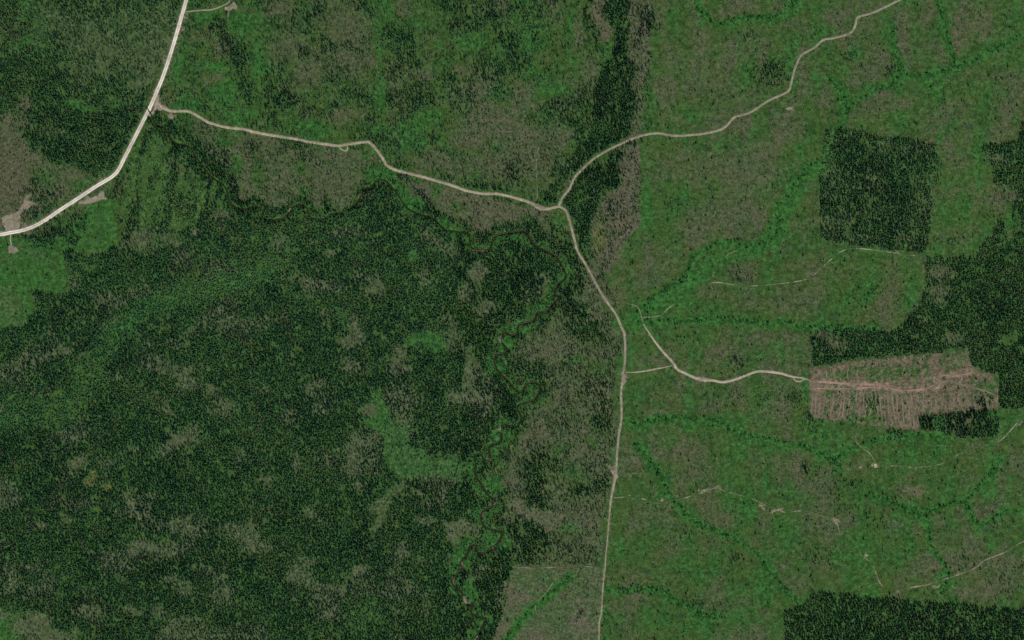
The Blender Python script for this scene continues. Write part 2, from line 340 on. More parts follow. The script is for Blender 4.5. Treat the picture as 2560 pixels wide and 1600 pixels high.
# below the dirt road, west and east of the creek bend
poly([(490, 300), (640, 342), (840, 372), (930, 365), (955, 410), (940, 440), (890, 470), (870, 505), (820, 525), (740, 505), (690, 535), (640, 505), (590, 510), (540, 440), (500, 360)], tree=.24, brown=.6, lush=.12, dull=.25)
ells([(751, 413, 22, 28), (754, 485, 14, 20), (655, 440, 16, 40), (570, 345, 25, 14), (590, 420, 20, 30), (920, 390, 20, 16)], lush=.55, brown=.25)
ells([(733, 372, 40, 25), (640, 390, 30, 30), (530, 380, 30, 30), (570, 470, 25, 25), (560, 410, 22, 30)], tree=.6)
ells([(540, 330, 30, 10)], tree=.6)
poly([(960, 425), (1040, 445), (1170, 485), (1280, 500), (1360, 530), (1385, 600), (1300, 565), (1240, 555), (1180, 580), (1110, 560), (1050, 510), (1010, 470)], tree=.12, brown=.74, lush=.06, dull=.3)
ells([(1090, 490, 16, 30), (1000, 440, 40, 14), (1150, 520, 20, 14)], lush=.5, brown=.3)
ells([(1310, 555, 35, 20), (1110, 525, 40, 20)], pale=.4)
poly([(1370, 410), (1440, 400), (1430, 460), (1400, 500), (1390, 512), (1362, 510), (1365, 460)], tree=.72, lush=.3)
ells([(1415, 455, 12, 25)], tree=.3, brown=.75)
ells([(1395, 560, 14, 30)], lush=.6, tree=.3)
# strip stand, grey sliver along its east side
poly([(1565, -120), (1635, -120), (1628, 100), (1615, 250), (1608, 345), (1580, 350), (1570, 200)], tree=.36, brown=.7, dull=.45, lush=0, pale=.35, rough=False)
poly([(1590, 20), (1632, 20), (1630, 85), (1590, 85)], tree=.75)
poly([(1540, 380), (1600, 360), (1602, 560), (1560, 610), (1520, 690), (1490, 640), (1480, 600), (1472, 560), (1500, 520), (1515, 490), (1550, 470)], tree=.26, brown=.85, dull=.5, lush=0, rough=False)
ells([(1505, 590, 24, 60)], yellow=.6, tree=.42, brown=.5)
ells([(1490, 500, 30, 30), (1530, 520, 25, 40)], tree=.55, yellow=.25)
poly(P_STRIP_N, tree=.96, pale=0, brown=.2)
poly(P_STRIP_S, tree=.95, pale=0, brown=.2)
ells([(1500, 20, 16, 60), (1504, 80, 14, 22)], tree=.05, brown=.85, dull=.3)
ells([(1510, 120, 12, 25), (1512, 155, 14, 12)], tree=.2, lush=.55)
# big forest
poly(P_BIG, tree=.95, pale=0, brown=.25, lush=.15, yellow=0)
inB = inside(P_BIG, XW, YW)
nb = fbm(X, Y, 70, 4, 131, sx=1.3, sy=.8)
F['tree'][inB] = np.clip(.97 - 1.3 * np.clip(nb - .56, 0, .3), .4, 1)[inB]
F['pale'][inB] = (sstep(.54, .74, nb) * .8)[inB]
F['brown'][inB] = (.12 + sstep(.6, .75, nb) * .4)[inB]
palesB = [(927, 728, 24, 30), (759, 720, 20, 24), (830, 635, 24, 11), (785, 604, 12, 9), (1190, 672, 27, 27), (1156, 728, 20, 27), (1068, 691, 13, 27), (700, 601, 27, 16), (1116, 614, 24, 17), (1216, 778, 30, 22),
          (883, 834, 24, 37), (865, 848, 32, 15), (867, 914, 24, 20), (1010, 877, 18, 20), (992, 922, 15, 24), (1129, 853, 32, 27), (1150, 1000, 24, 15), (1201, 924, 24, 30), (788, 964, 36, 17), (672, 972, 16, 17),
          (894, 1117, 27, 36), (738, 1157, 13, 27), (886, 1165, 16, 20), (778, 1277, 22, 17), (891, 1221, 13, 15), (661, 1369, 22, 16), (764, 1396, 26, 15), (754, 1446, 34, 28), (897, 1433, 26, 11), (1063, 1300, 24, 15),
          (1063, 1520, 9, 20), (1053, 1401, 18, 11), (1005, 1393, 13, 11), (175, 1293, 15, 11), (111, 1316, 15, 11), (450, 1322, 30, 26), (595, 1337, 42, 36), (370, 1375, 46, 19), (423, 1385, 26, 16), (622, 1359, 20, 32),
          (391, 1523, 22, 17), (230, 1530, 24, 11), (331, 1533, 30, 11), (444, 1576, 32, 24), (471, 1480, 20, 18), (566, 1491, 20, 24), (307, 1454, 15, 9), (434, 1454, 30, 13), (391, 1006, 16, 16), (410, 1033, 20, 13),
          (450, 932, 36, 22), (471, 964, 36, 16), (526, 980, 15, 18), (571, 1020, 24, 15), (227, 887, 15, 13), (159, 879, 15, 13), (476, 1067, 15, 15), (434, 1107, 32, 22), (476, 1096, 32, 13), (412, 1125, 24, 13),
          (593, 1128, 15, 26), (190, 1149, 30, 30), (262, 1152, 24, 13), (145, 1083, 15, 13), (333, 1128, 26, 13), (660, 1200, 14, 10), (520, 1420, 25, 14), (560, 1440, 22, 12), (20, 1480, 30, 20), (320, 1240, 12, 20), (1000, 1530, 18, 10)]
ells(palesB, .85, pale=.95, tree=.33, brown=.5, lush=.1)
ells([(931, 1022, 20, 26), (1010, 877, 14, 14), (885, 820, 16, 20), (190, 1150, 18, 16), (434, 1107, 18, 12), (1190, 690, 16, 20)], .85, brown=.85, pale=.5, tree=.1)
ells([(1076, 853, 46, 26), (1060, 855, 25, 14), (1008, 1083, 20, 24), (941, 1064, 18, 24), (1030, 640, 12, 12), (852, 785, 8, 22)], lush=.85, pale=.25, tree=.2)
line([(939, 980), (949, 1025), (955, 1064), (957, 1117), (971, 1170)], 13, lush=.85, pale=.3, tree=.15)
line([(1165, 880), (1170, 930), (1172, 975), (1150, 1003)], 9, pale=.85, lush=.3, tree=.15)
poly([(952, 1046), (989, 1059), (1021, 1080), (1018, 1117), (1063, 1125), (1090, 1144), (1169, 1157), (1182, 1170), (1169, 1197), (984, 1197), (963, 1157), (952, 1104)], tree=.24, pale=.4, lush=.85)
ells([(1010, 1160, 25, 14), (1060, 1170, 20, 10)], tree=.5)
line([(1010, 1200), (1010, 1213), (973, 1250), (957, 1279), (957, 1306), (936, 1332)], 11, lush=.4, pale=.6, tree=.15)
ells([(944, 1271, 20, 15)], pale=.7, lush=.4, tree=.15)
poly([(1100, 1314), (1143, 1300), (1190, 1295), (1206, 1348), (1169, 1364), (1137, 1385), (1124, 1359)], pale=.85, tree=.12, lush=.15, brown=.6)
ells([(278, 1221, 17, 15), (225, 1213, 11, 17), (230, 1194, 12, 10)], yellow=.8, pale=.4, tree=.2)
ells([(550, 996, 26, 14), (283, 1170, 18, 14), (130, 1270, 14, 18), (640, 1310, 30, 10), (560, 1412, 25, 10), (520, 1450, 25, 14), (990, 843, 30, 10), (1005, 860, 25, 14), (820, 640, 18, 8), (660, 1290, 25, 18), (340, 1345, 40, 8), (1230, 1020, 25, 30)],
     .8, dull=.95)
# young green band through the big forest, and green corners
line([(-100, 1048), (0, 1045), (60, 1035), (130, 1030), (190, 1000), (230, 930), (300, 830), (350, 770), (420, 745), (500, 725), (600, 705), (690, 665)], 30, .92, tree=.78, lush=.68, brown=.05, yellow=.08, pale=0)
ells([(225, 932, 25, 30), (185, 1006, 50, 28), (61, 1030, 80, 24), (926, 1544, 46, 36), (220, 1310, 20, 30)], .7, tree=.8, lush=.5, yellow=.08, pale=0)
ells([(10, 1575, 44, 42)], lush=.75, tree=.04, brown=.15)
ells([(55, 1568, 26, 22), (93, 1557, 42, 24), (132, 1594, 62, 16)], pale=.7, tree=.08, brown=.6)
# between the creek and the south road
poly([(1440, 640), (1460, 665), (1555, 830), (1556, 920), (1545, 1100), (1530, 1240), (1512, 1415), (1290, 1425), (1250, 1360), (1270, 1320), (1230, 1290), (1250, 1250), (1210, 1220), (1200, 1160), (1240, 1140), (1265, 1090),
      (1310, 1050), (1300, 1015), (1350, 1000), (1360, 960), (1300, 950), (1260, 900), (1280, 840), (1320, 815), (1350, 790), (1400, 770), (1430, 700)], tree=.45, brown=.55, lush=.16, dull=.35, pale=.3)
ells([(1333, 1086, 42, 36), (1452, 1086, 22, 20), (1399, 990, 30, 25), (1412, 879, 60, 25), (1465, 1131, 60, 25), (1450, 1300, 50, 40), (1345, 890, 40, 30), (1490, 690, 20, 40), (1500, 770, 25, 25), (1290, 1180, 30, 50)], .8, tree=.22, brown=.8, dull=.35)
ells([(1340, 1050, 30, 20), (1300, 850, 30, 30), (1380, 930, 25, 14), (1260, 1190, 30, 25), (1240, 1170, 25, 30)], .7, pale=.75)
ells([(1449, 821, 26, 20), (1486, 840, 26, 13), (1320, 948, 52, 46), (1320, 990, 40, 30), (1505, 1059, 22, 25), (1346, 1170, 42, 36), (1333, 1240, 30, 46), (1500, 1213, 20, 16), (1444, 1226, 25, 14)], tree=.8, brown=.3, dull=.1)
ells([(1518, 985, 20, 60), (1407, 1091, 32, 28), (1480, 1000, 40, 30), (1440, 960, 40, 30), (1410, 1020, 40, 20), (1400, 1150, 30, 30), (1500, 1340, 18, 30), (1440, 1360, 40, 20)], .8, tree=.55)
ells([(1320, 1353, 52, 54)], tree=.96, brown=.2, dull=.1)
line([(1284, 1250), (1300, 1280), (1345, 1298), (1390, 1308)], 11, pale=.6, brown=.95, tree=.04)
ells([(1390, 1400, 40, 10), (1280, 1395, 10, 14)], yellow=.4, tree=.3)
line(ROAD_C[12:30], 12, lush=.4, brown=.35, tree=.02)
# creek side: lush belt, alders and spruces
CREEK = [p for p in CREEK if p[0] > 362 or p[1] > 300]           # above the gravel road the stream is lost under its bushes
cs = smooth(CREEK, 8)
csw = [tuple(p) for p in cs[::2] if p[0] < 1120]; cse = [tuple(p) for p in cs[::2] if p[0] >= 1100]
line(csw, 21, .95, lush=.12, tree=.93, brown=.05, pale=.05)
line(csw, 5, .7, warp=False, lush=.9, tree=.4)
line(cse, 30, .8, lush=.2, tree=.8, brown=.1, pale=.05)
line(cse, 14, .9, lush=.8, tree=.5, brown=.05, pale=.05)
ells([(1405, 770, 28, 18), (1440, 775, 30, 20), (1475, 815, 26, 16), (1425, 730, 18, 30), (1350, 580, 30, 16), (1400, 620, 24, 26)], .9, tree=.9, lush=.15, brown=.15)
ells([(950, 440, 45, 16), (1000, 480, 18, 16), (1030, 510, 22, 22), (1105, 560, 12, 10)], lush=.95, tree=.25, brown=0)
line([(985, 425), (1020, 450), (1050, 490), (1080, 530)], 10, tree=.7)
ells([(1400, 695, 14, 24), (1255, 868, 10, 18), (1270, 852, 13, 18), (1300, 830, 12, 10), (1240, 1090, 14, 16), (1232, 1205, 16, 14), (1158, 1395, 16, 16), (1176, 1480, 16, 25), (1200, 1565, 10, 20), (1222, 1345, 14, 18)], lush=.95, tree=.08, brown=0, pale=.1)
ells([(60, 110, 25, 14), (200, 262, 25, 12), (225, 272, 16, 8), (105, 138, 12, 8), (280, 255, 12, 8)], lush=.9, tree=.2)
# stands in the east
poly(P_SQUARE, tree=.9, brown=.2, pale=.25, lush=.3, dull=.1, rough=False)
inS = inside(P_SQUARE, X, Y)
F['tree'][inS] = np.clip(.95 - 1.3 * np.clip(fbm(X, Y, 42, 3, 141) - .54, 0, 1), .4, 1)[inS]
ells([(2079, 479, 26, 20), (2092, 559, 40, 24), (2184, 434, 26, 22), (2304, 519, 26, 34), (2145, 598, 32, 12), (2277, 370, 42, 20), (2200, 360, 30, 12), (2260, 600, 20, 14), (2075, 430, 14, 20)], .75, tree=.58, brown=.5, pale=.5, dull=.3)
poly(P_EAST, tree=.97, brown=.12, pale=.1, lush=.35, rough=False)
ells([(2343, 680, 26, 30), (2343, 736, 32, 18), (2071, 853, 36, 26), (2383, 853, 26, 18), (2515, 492, 30, 15), (2500, 400, 25, 12), (2310, 800, 14, 12)], .85, tree=.36, brown=.85, pale=.35, dull=.4)
ells([(2540, 560, 8, 60), (2530, 850, 25, 20)], tree=.35, lush=.4)
poly(P_SMALL, tree=.93, rough=False)
poly(P_SE, tree=.97, brown=.12, pale=.1, lush=.35, rough=False)
ells([(2300, 1560, 30, 25), (2450, 1560, 25, 20), (2180, 1540, 20, 10), (2400, 1590, 40, 14)], .7, tree=.75, pale=.3)

brownE = [(1756, 172, 70, 60), (1809, 233, 80, 45), (1677, 225, 40, 30), (1743, 100, 40, 25), (1888, 114, 40, 60), (1862, 8, 40, 14), (1822, 304, 60, 25), (1677, 286, 40, 18), (1902, 376, 40, 30), (1730, 317, 40, 12),
          (1946, 16, 40, 20), (1986, 53, 50, 25), (2068, 45, 30, 20), (2158, 16, 50, 14), (2184, 53, 30, 18), (2272, 40, 40, 40), (2330, 40, 25, 40), (2423, 40, 60, 50), (2280, 119, 35, 35), (2348, 132, 30, 35),
          (2396, 114, 30, 30), (2277, 159, 35, 22), (2206, 145, 30, 30), (2153, 185, 40, 30), (2010, 206, 25, 50), (2079, 251, 35, 35), (1978, 304, 40, 40), (2224, 254, 45, 25), (2277, 265, 40, 25), (2330, 307, 60, 20),
          (2370, 280, 35, 25), (2515, 225, 50, 30), (2436, 198, 50, 30), (2184, 286, 30, 20), (2502, 330, 30, 20), (1822, 426, 70, 40), (1782, 537, 70, 40), (1809, 564, 60, 30), (1849, 524, 40, 30), (1716, 564, 40, 25),
          (1730, 598, 50, 25), (1624, 691, 40, 30, .7), (1902, 558, 30, 30), (1782, 741, 40, 25), (1875, 749, 60, 30), (1849, 664, 40, 30), (1544, 744, 25, 20), (2026, 453, 20, 20), (1986, 564, 30, 20), (2356, 474, 25, 16),
          (2409, 461, 30, 14), (2000, 654, 35, 25), (1960, 749, 50, 35), (2026, 752, 40, 30), (2237, 696, 40, 45), (2224, 725, 35, 25), (2198, 778, 80, 25), (2370, 585, 50, 15), (2092, 678, 25, 25), (2158, 680, 25, 20),
          (1782, 879, 70, 30), (1624, 900, 50, 20), (1782, 1019, 50, 18), (1663, 1117, 60, 35), (1716, 1131, 70, 40), (1571, 1131, 25, 50), (1558, 1184, 25, 20), (1888, 1051, 30, 25), (1875, 1012, 40, 30), (1896, 840, 30, 25),
          (1730, 919, 30, 10), (1986, 853, 35, 20), (1936, 1030, 20, 20), (1936, 1149, 40, 25), (2290, 1184, 30, 14), (2383, 1144, 30, 12), (2542, 1170, 30, 20), (1611, 1269, 50, 30), (1663, 1300, 60, 35), (1671, 1364, 45, 35),
          (1756, 1274, 30, 25), (1804, 1300, 40, 25), (1775, 1359, 35, 25), (1883, 1359, 20, 14), (1878, 1401, 35, 20), (1584, 1459, 60, 15), (1576, 1425, 50, 20), (1796, 1459, 40, 22), (1796, 1504, 70, 25), (1862, 1584, 50, 20),
          (1907, 1531, 25, 20), (1544, 1517, 25, 14), (1703, 1229, 20, 14), (2277, 1226, 50, 16), (2258, 1253, 20, 10), (2462, 1266, 40, 25), (2462, 1298, 35, 25), (2338, 1306, 20, 25), (2304, 1319, 15, 30), (2409, 1345, 30, 25),
          (2423, 1398, 50, 22), (2502, 1425, 80, 40), (2515, 1464, 70, 25), (2335, 1411, 30, 25), (2290, 1401, 20, 25), (2290, 1433, 25, 14), (2092, 1430, 35, 25), (1986, 1451, 30, 30), (1946, 1417, 20, 15), (2100, 1364, 20, 20),
          (2417, 1486, 60, 18), (2232, 1319, 25, 14), (1555, 640, 20, 30)]
ells(brownE, .6, brown=.7, lush=.06)
ells([(1677, 426, 60, 40), (1663, 651, 60, 40), (1933, 453, 40, 50), (1637, 985, 60, 30), (2153, 1157, 45, 30), (2047, 1311, 40, 40)], .7, brown=.55, lush=.05)
ells([(1796, 40, 35, 20), (1650, 1038, 30, 12), (2277, 1222, 40, 12), (1985, 1380, 20, 14)], .7, red=.5, brown=.8)
lushE = [(1862, 185, 20, 30), (1624, 265, 25, 60), (1875, 148, 12, 40), (1835, 66, 50, 20), (1716, 291, 50, 14), (2105, 172, 25, 30), (2102, 238, 25, 25), (2039, 106, 14, 12), (1999, 21, 25, 16), (1936, 34, 40, 14),
         (2251, 304, 70, 25), (2449, 230, 60, 40), (2542, 145, 40, 40), (2206, 79, 14, 40), (2296, 92, 12, 40), (2375, 66, 8, 60), (2483, 79, 14, 30), (1973, 492, 40, 35), (2370, 532, 50, 60), (2383, 440, 50, 20),
         (2370, 625, 40, 20), (2436, 611, 30, 35), (2171, 699, 45, 30), (2277, 685, 30, 50), (2272, 741, 20, 30), (2079, 731, 20, 40), (2158, 744, 30, 30), (1624, 492, 30, 35), (1645, 590, 40, 20), (1730, 775, 90, 25),
         (1584, 990, 25, 28), (1571, 906, 18, 30), (1597, 1051, 40, 20), (1597, 1104, 30, 30), (1611, 1131, 16, 40), (1624, 1170, 25, 30), (1671, 1104, 14, 18), (1782, 1064, 120, 30), (1888, 985, 25, 50), (1835, 1144, 40, 60),
         (1756, 840, 60, 18), (2079, 1078, 60, 30), (2317, 1131, 100, 25), (2303, 1172, 60, 10), (2528, 1051, 40, 40), (2449, 1157, 40, 20), (1973, 1332, 45, 60), (2118, 1345, 25, 25), (2110, 1396, 35, 30), (2184, 1359, 25, 50),
         (2251, 1380, 45, 40), (2145, 1451, 60, 30), (2370, 1232, 60, 25), (1973, 1240, 60, 25), (2475, 1345, 30, 20), (1936, 1570, 20, 40), (1703, 1557, 140, 42), (1730, 1425, 50, 40), (1611, 1359, 30, 30), (1809, 1240, 30, 16),
         (1849, 1480, 25, 20), (1888, 1464, 25, 40), (1796, 1385, 14, 30), (2020, 1080, 14, 40), (1640, 840, 30, 20), (2250, 1150, 60, 20)]
ells(lushE, .6, lush=.8, brown=.1)
line([(1590, 800), (1680, 750), (1760, 690), (1800, 650), (1840, 630), (1935, 600), (1955, 520), (2000, 450), (2063, 400)], 24, .85, lush=.85, brown=.05)
for dr in DRAINS:
    line(dr, 11, .7, lush=.9, brown=.05)
    line(dr, 5, .9, warp=False, tree=.22, lush=1.0)
darkE = [(2124, 127, 22, 18, .6), (2229, 177, 18, 14, .6), (1936, 180, 26, 24, .7), (1902, 190, 30, 28, .6), (1870, 98, 12, 12, .5), (1843, 900, 26, 18, .45), (1809, 980, 16, 14, .5), (1978, 1006, 30, 22, .5),
         (2028, 1051, 14, 24, .6), (2237, 1088, 25, 16, .75), (2007, 1178, 10, 22, .9), (2184, 1293, 38, 32, .3), (2110, 1253, 26, 26, .28), (2052, 1390, 42, 26, .3), (2528, 1319, 36, 20, .25), (2142, 1205, 20, 12, .6),
         (1727, 1332, 20, 14, .5), (1841, 1396, 20, 14, .4), (1783, 1536, 25, 12, .5), (1708, 1509, 18, 10, .4), (1518, 1554, 18, 18, .5), (1862, 688, 28, 16, .5), (1700, 699, 20, 18, .6), (1690, 506, 24, 12, .5),
         (2070, 150, 14, 12, .5), (2500, 60, 20, 20, .2), (2510, 250, 40, 60, .14), (2390, 250, 30, 40, .12), (2475, 200, 30, 40, .14), (2480, 545, 25, 20, .3), (2370, 610, 40, 14, .25), (2060, 1200, 40, 30, .25),
         (2440, 1420, 40, 40, .14), (2520, 1440, 40, 50, .2), (1640, 800, 30, 14, .2), (1600, 760, 25, 14, .3), (2340, 440, 14, 30, .5), (2240, 440, 60, 10, .0), (1905, 1010, 25, 18, .4), (2190, 760, 60, 40, .12), (2130, 720, 40, 50, .12),
         (1620, 640, 60, 40, .08), (1700, 860, 40, 20, .08), (1830, 990, 60, 30, .18), (1990, 330, 40, 40, .06), (2050, 90, 40, 14, .2), (1650, 30, 20, 20, .1), (1750, 1500, 50, 20, .2), (1600, 1480, 40, 10, .2)]
for x, y, rx, ry, t in darkE:
    if t > 0:
        ell(x, y, rx, ry, tree=t)
# fresh cut with its skid trails, older cut at the south
poly(P_CUT, tree=.05, brown=.85, lush=.05, dirt=.16, red=.45, dull=0, rough=False)
inC = inside(P_CUT, X, Y)
stripe = fbm(X, Y, 16, 3, 171, sx=.45, sy=2.6)
F['lush'][inC] = (sstep(.52, .7, stripe) * .34 + sstep(.5, .7, mid) * .15)[inC]
F['brown'][inC] = (1.0 - sstep(.5, .68, stripe) * .5)[inC]
ells([(2180, 925, 60, 14), (2250, 940, 60, 12), (2380, 890, 40, 12), (2470, 960, 30, 18), (2100, 930, 40, 10)], .8, lush=.5, brown=.35, red=.1)
ells([(2170, 1045, 40, 12), (2130, 1035, 10, 8), (2180, 1015, 14, 30)], tree=.35, lush=.5, brown=.2)
ells([(2462, 1008, 20, 18)], tree=.75)
ells([(2070, 978, 9, 7)], lush=.9, brown=0)
poly(P_SCUT, tree=.012, brown=.4, lush=.25, dull=0, pale=.95, rough=False)
inW = inside(P_SCUT, X, Y)
rot = fbm(X * .95 + Y * .3, Y * .95 - X * .3, 26, 3, 181, sx=3.0, sy=.28)
F['brown'][inW] = (.34 + (rot - .5) * 3.4 + .3 * sstep(1330, 1250, X))[inW]
F['pale'][inW] = np.clip(.62 - (rot - .5) * 2.6, .1, .8)[inW]; F['lush'][inW] = np.clip(.42 - (rot - .5) * 3.0 - .3 * sstep(1330, 1250, X), 0, .8)[inW]
ells([(1285, 1464, 16, 12), (1333, 1590, 45, 22), (1260, 1560, 20, 40), (1480, 1440, 25, 10), (1300, 1490, 40, 10)], .8, brown=.95, red=.35, lush=0)
ells([(1460, 1552, 28, 46)], brown=.95, dull=.8, lush=0, red=.15)
ells([(1458, 1535, 14, 14)], tree=.35)
ells([(1420, 1460, 40, 18), (1390, 1440, 40, 14)], .8, lush=.7, tree=.1)
ells([(1390, 1540, 30, 40), (1320, 1440, 30, 14)], .7, lush=.6, brown=.1)

line(DRAINS[12], 12, .9, warp=False, lush=1.0, brown=0, pale=0)
line(DRAINS[12], 4, .9, warp=False, tree=.15)
ells([(1255, 1165, 22, 18), (1400, 1120, 30, 14), (1430, 1190, 40, 18), (1450, 900, 40, 12), (1340, 1010, 22, 12), (1500, 920, 20, 20), (1480, 1110, 20, 14), (1420, 1330, 30, 14)], .8, lush=.55, brown=.2, pale=.3, tree=.22)
# verges, roads, pads: no trees, bare soil shows at the edges
PADS = [
    Z(0, 400, (15, 540), (150, 490), (190, 470), (250, 330), (290, 310), (270, 370), (320, 400), (300, 440), (210, 490), (180, 560), (195, 630), (140, 668), (60, 676), (40, 620)),
    Z(0, 400, (740, 400), (800, 375), (825, 345), (870, 360), (935, 340), (950, 300), (985, 290), (1000, 370), (950, 372), (890, 410), (820, 420), (760, 415)),
    Z(0, 400, (95, 790), (120, 810), (170, 830), (180, 875), (110, 888), (70, 860), (78, 820)),
    Z(340, 220, (770, 270), (850, 290), (860, 440), (920, 560), (1100, 680), (1230, 800), (1180, 850), (1000, 850), (900, 860), (800, 890), (720, 950), (690, 840), (690, 700), (620, 660), (700, 420), s=15.12),
    Z(340, 220, (1180, 1010), (1330, 960), (1420, 1000), (1480, 960), (1510, 1040), (1440, 1100), (1430, 1190), (1320, 1200), (1200, 1130), s=15.12),
    Z(0, 0, (2110, 80), (2205, 25), (2240, 65), (2250, 105), (2200, 85), (2160, 110)),
    Z(1280, 800, (1040, 470), (1075, 510), (1098, 560), (1070, 612), (1042, 622), (1028, 530)),
    Z(1280, 800, (1735, 540), (1850, 545), (1885, 565), (1840, 595), (1780, 585)),
    Z(1920, 800, (985, 1365), (1010, 1350), (1040, 1365), (1035, 1390), (1005, 1402), (985, 1385)),
    Z(1280, 400, (170, 405), (290, 430), (355, 460), (300, 480), (240, 470)),
]
ROADS = {}


def road_map(name, pts, w, k, tree_clear, verge=0.0, vw=0.0):
    sl, d = linedist(pts, 40)
    F['tree'][sl] *= sstep(w / 2 + tree_clear * .4, w / 2 + tree_clear, d)
    if verge:
        b = verge * sstep(w / 2 + vw, w / 2, d) * (.4 + .9 * fbm(X[sl], Y[sl], 14, 3, 191))
        F['dirt'][sl] = np.maximum(F['dirt'][sl], np.clip(b, 0, 1))


for nm, pts, w, vg, vw in (('main', MAIN_ROAD, 7, .5, 8), ('a', ROAD_A, 5, .4, 5), ('b', ROAD_B, 4, .3, 4), ('c', ROAD_C, 4, .35, 6), ('d', ROAD_D, 5, .3, 4), ('wye', WYE, 5, .3, 5)):
    road_map(nm, pts, w, 1, 9 if nm == 'main' else 6, vg, vw)
for pts in (LINK, TRACK_E, TRACK_E2, TRACK_E3, TRACK_F1, TRACK_F2, TRACK_G1, TRACK_G2, TRACK_N, TRACK_N2, TRACK_W, TRACK_W2, LOOP_A, TRACK_UP, TRACK_SW, TRACK_SX, TRACK_LOOP, TRACK_CUT, TRACK_CUT2, TRACK_CUT3, TRACK_CUT4):
    road_map('t', pts, 3, 1, 5)
for pts in (TRACK_CUT, TRACK_CUT2, TRACK_CUT3):
    line(pts, 6, .8, warp=False, dirt=.45, red=.75, lush=0)
ells([(1788, 1221, 8, 4), (1764, 1229, 6, 3), (1900, 1255, 9, 4), (1912, 1262, 5, 3), (1942, 1271, 8, 2.5), (2088, 1303, 7, 3), (2335, 1457, 12, 3), (2404, 1434, 7, 3), (2336, 1441, 5, 2), (2440, 1419, 8, 2), (2277, 1165, 6, 3), (2290, 1172, 5, 3),
      (1991, 250, 5, 3), (1985, 262, 4, 5), (1579, 1243, 8, 2), (1668, 1252, 12, 3), (2160, 1384, 5, 3), (2540, 1062, 3, 8), (2243, 1474, 7, 2.5), (2160, 1163, 4, 3), (2205, 1161, 4, 3), (2260, 638, 8, 3), (1530, 1190, 5, 22), (2302, 1168, 5, 3)], .95, dirt=1.0, tree=0, lush=0)
for p in PADS:
    poly(p, tree=0, dirt=.75, lush=0, rough=False)
ells([(443, 58, 10, 16), (420, 150, 12, 20), (445, 122, 8, 10), (466, 36, 10, 14), (150, 530, 20, 6), (233, 540, 5, 4), (70, 565, 14, 8)], .8, dirt=.45, tree=0, brown=.8)
sl, dcreek = linedist([tuple(p) for p in cs], 40)
F['tree'][sl] *= sstep(.8, 3.4, dcreek)
for k in F:
    np.clip(F[k], 0, 1, out=F[k])

# ------------------------------------------------------------------ terrain height (metres)
HG = 9.0 * (fbm(X, Y, 420, 3, 201, gain=.42) - .5) * 2
micro = (fbm(X, Y, 9, 2, 211) - .5) * 1.1
near = np.full(X.shape, 60, np.float32)
for pts in (MAIN_ROAD, ROAD_A, ROAD_B, ROAD_C, ROAD_D, WYE, LINK):
    s2, d2 = linedist(pts, 40)
    near[s2] = np.minimum(near[s2], d2)
HB = HG.copy()
HG = HG + micro * sstep(7, 16, near)
HG[sl] += -2.4 * sstep(7.5, 2.0, dcreek)


def samp(A, x, y):
    fx = np.clip((np.asarray(x, float) + MX) / CELL, 0, NX - 1.001); fy = np.clip((np.asarray(y, float) + MY) / CELL, 0, NY - 1.001)
    i = fx.astype(int); j = fy.astype(int); a = fx - i; b = fy - j
    return (A[j, i] * (1 - a) + A[j, i + 1] * a) * (1 - b) + (A[j + 1, i] * (1 - a) + A[j + 1, i + 1] * a) * b


HQ = HG[::2, ::2]                             # the ground sheet has a vertex every 4 m


def ground_z(x, y):
    C = CELL * 2
    fx = np.clip((np.asarray(x, float) + MX) / C, 0, HQ.shape[1] - 1.001); fy = np.clip((np.asarray(y, float) + MY) / C, 0, HQ.shape[0] - 1.001)
    i = fx.astype(int); j = fy.astype(int); a = fx - i; b = fy - j
    return (HQ[j, i] * (1 - a) + HQ[j, i + 1] * a) * (1 - b) + (HQ[j + 1, i] * (1 - a) + HQ[j + 1, i + 1] * a) * b


def wx(x): return np.asarray(x, float) - W2
def wy(y): return H2 - np.asarray(y, float)


# ------------------------------------------------------------------ materials
def new_mat(name, rough=.95):
    m = bpy.data.materials.new(name)
    m.use_nodes = True
    nt = m.node_tree
    b = nt.nodes['Principled BSDF']
    b.inputs['Roughness'].default_value = rough
    b.inputs['Specular IOR Level'].default_value = .12
    return m, nt, b


class NB:
    """small helper for node wiring"""
    def __init__(s, nt): s.nt = nt
    def n(s, t, **kw):
        o = s.nt.nodes.new(t)
        for k, v in kw.items(): setattr(o, k, v)
        return o
    def link(s, a, b): s.nt.links.new(a, b)
    def attr(s, name):
        return s.n('ShaderNodeAttribute', attribute_name=name).outputs['Fac']
    def noise(s, vec, scale, detail=3, rough=.55):
        o = s.n('ShaderNodeTexNoise'); o.inputs['Scale'].default_value = scale; o.inputs['Detail'].default_value = detail; o.inputs['Roughness'].default_value = rough
        s.link(vec, o.inputs['Vector']); return o.outputs['Fac']
    def math(s, op, a, b=None, c=None, clamp=False):
        o = s.n('ShaderNodeMath', operation=op, use_clamp=clamp)
        for i, v in enumerate((a, b, c)):
            if v is None: continue
            if isinstance(v, (int, float)): o.inputs[i].default_value = v
            else: s.link(v, o.inputs[i])
        return o.outputs[0]
    def rng(s, v, a, b, c=0.0, d=1.0):
        o = s.n('ShaderNodeMapRange', interpolation_type='SMOOTHSTEP')
        s.link(v, o.inputs[0])
        for i, q in enumerate((a, b, c, d)): o.inputs[i + 1].default_value = q
        return o.outputs[0]
    def mix(s, f, a, b):
        o = s.n('ShaderNodeMix', data_type='RGBA')
        for sock, v in ((o.inputs[0], f), (o.inputs[6], a), (o.inputs[7], b)):
            if isinstance(v, (int, float)): sock.default_value = v
            elif isinstance(v, tuple): sock.default_value = (*v, 1)
            else: s.link(v, sock)
        return o.outputs[2]


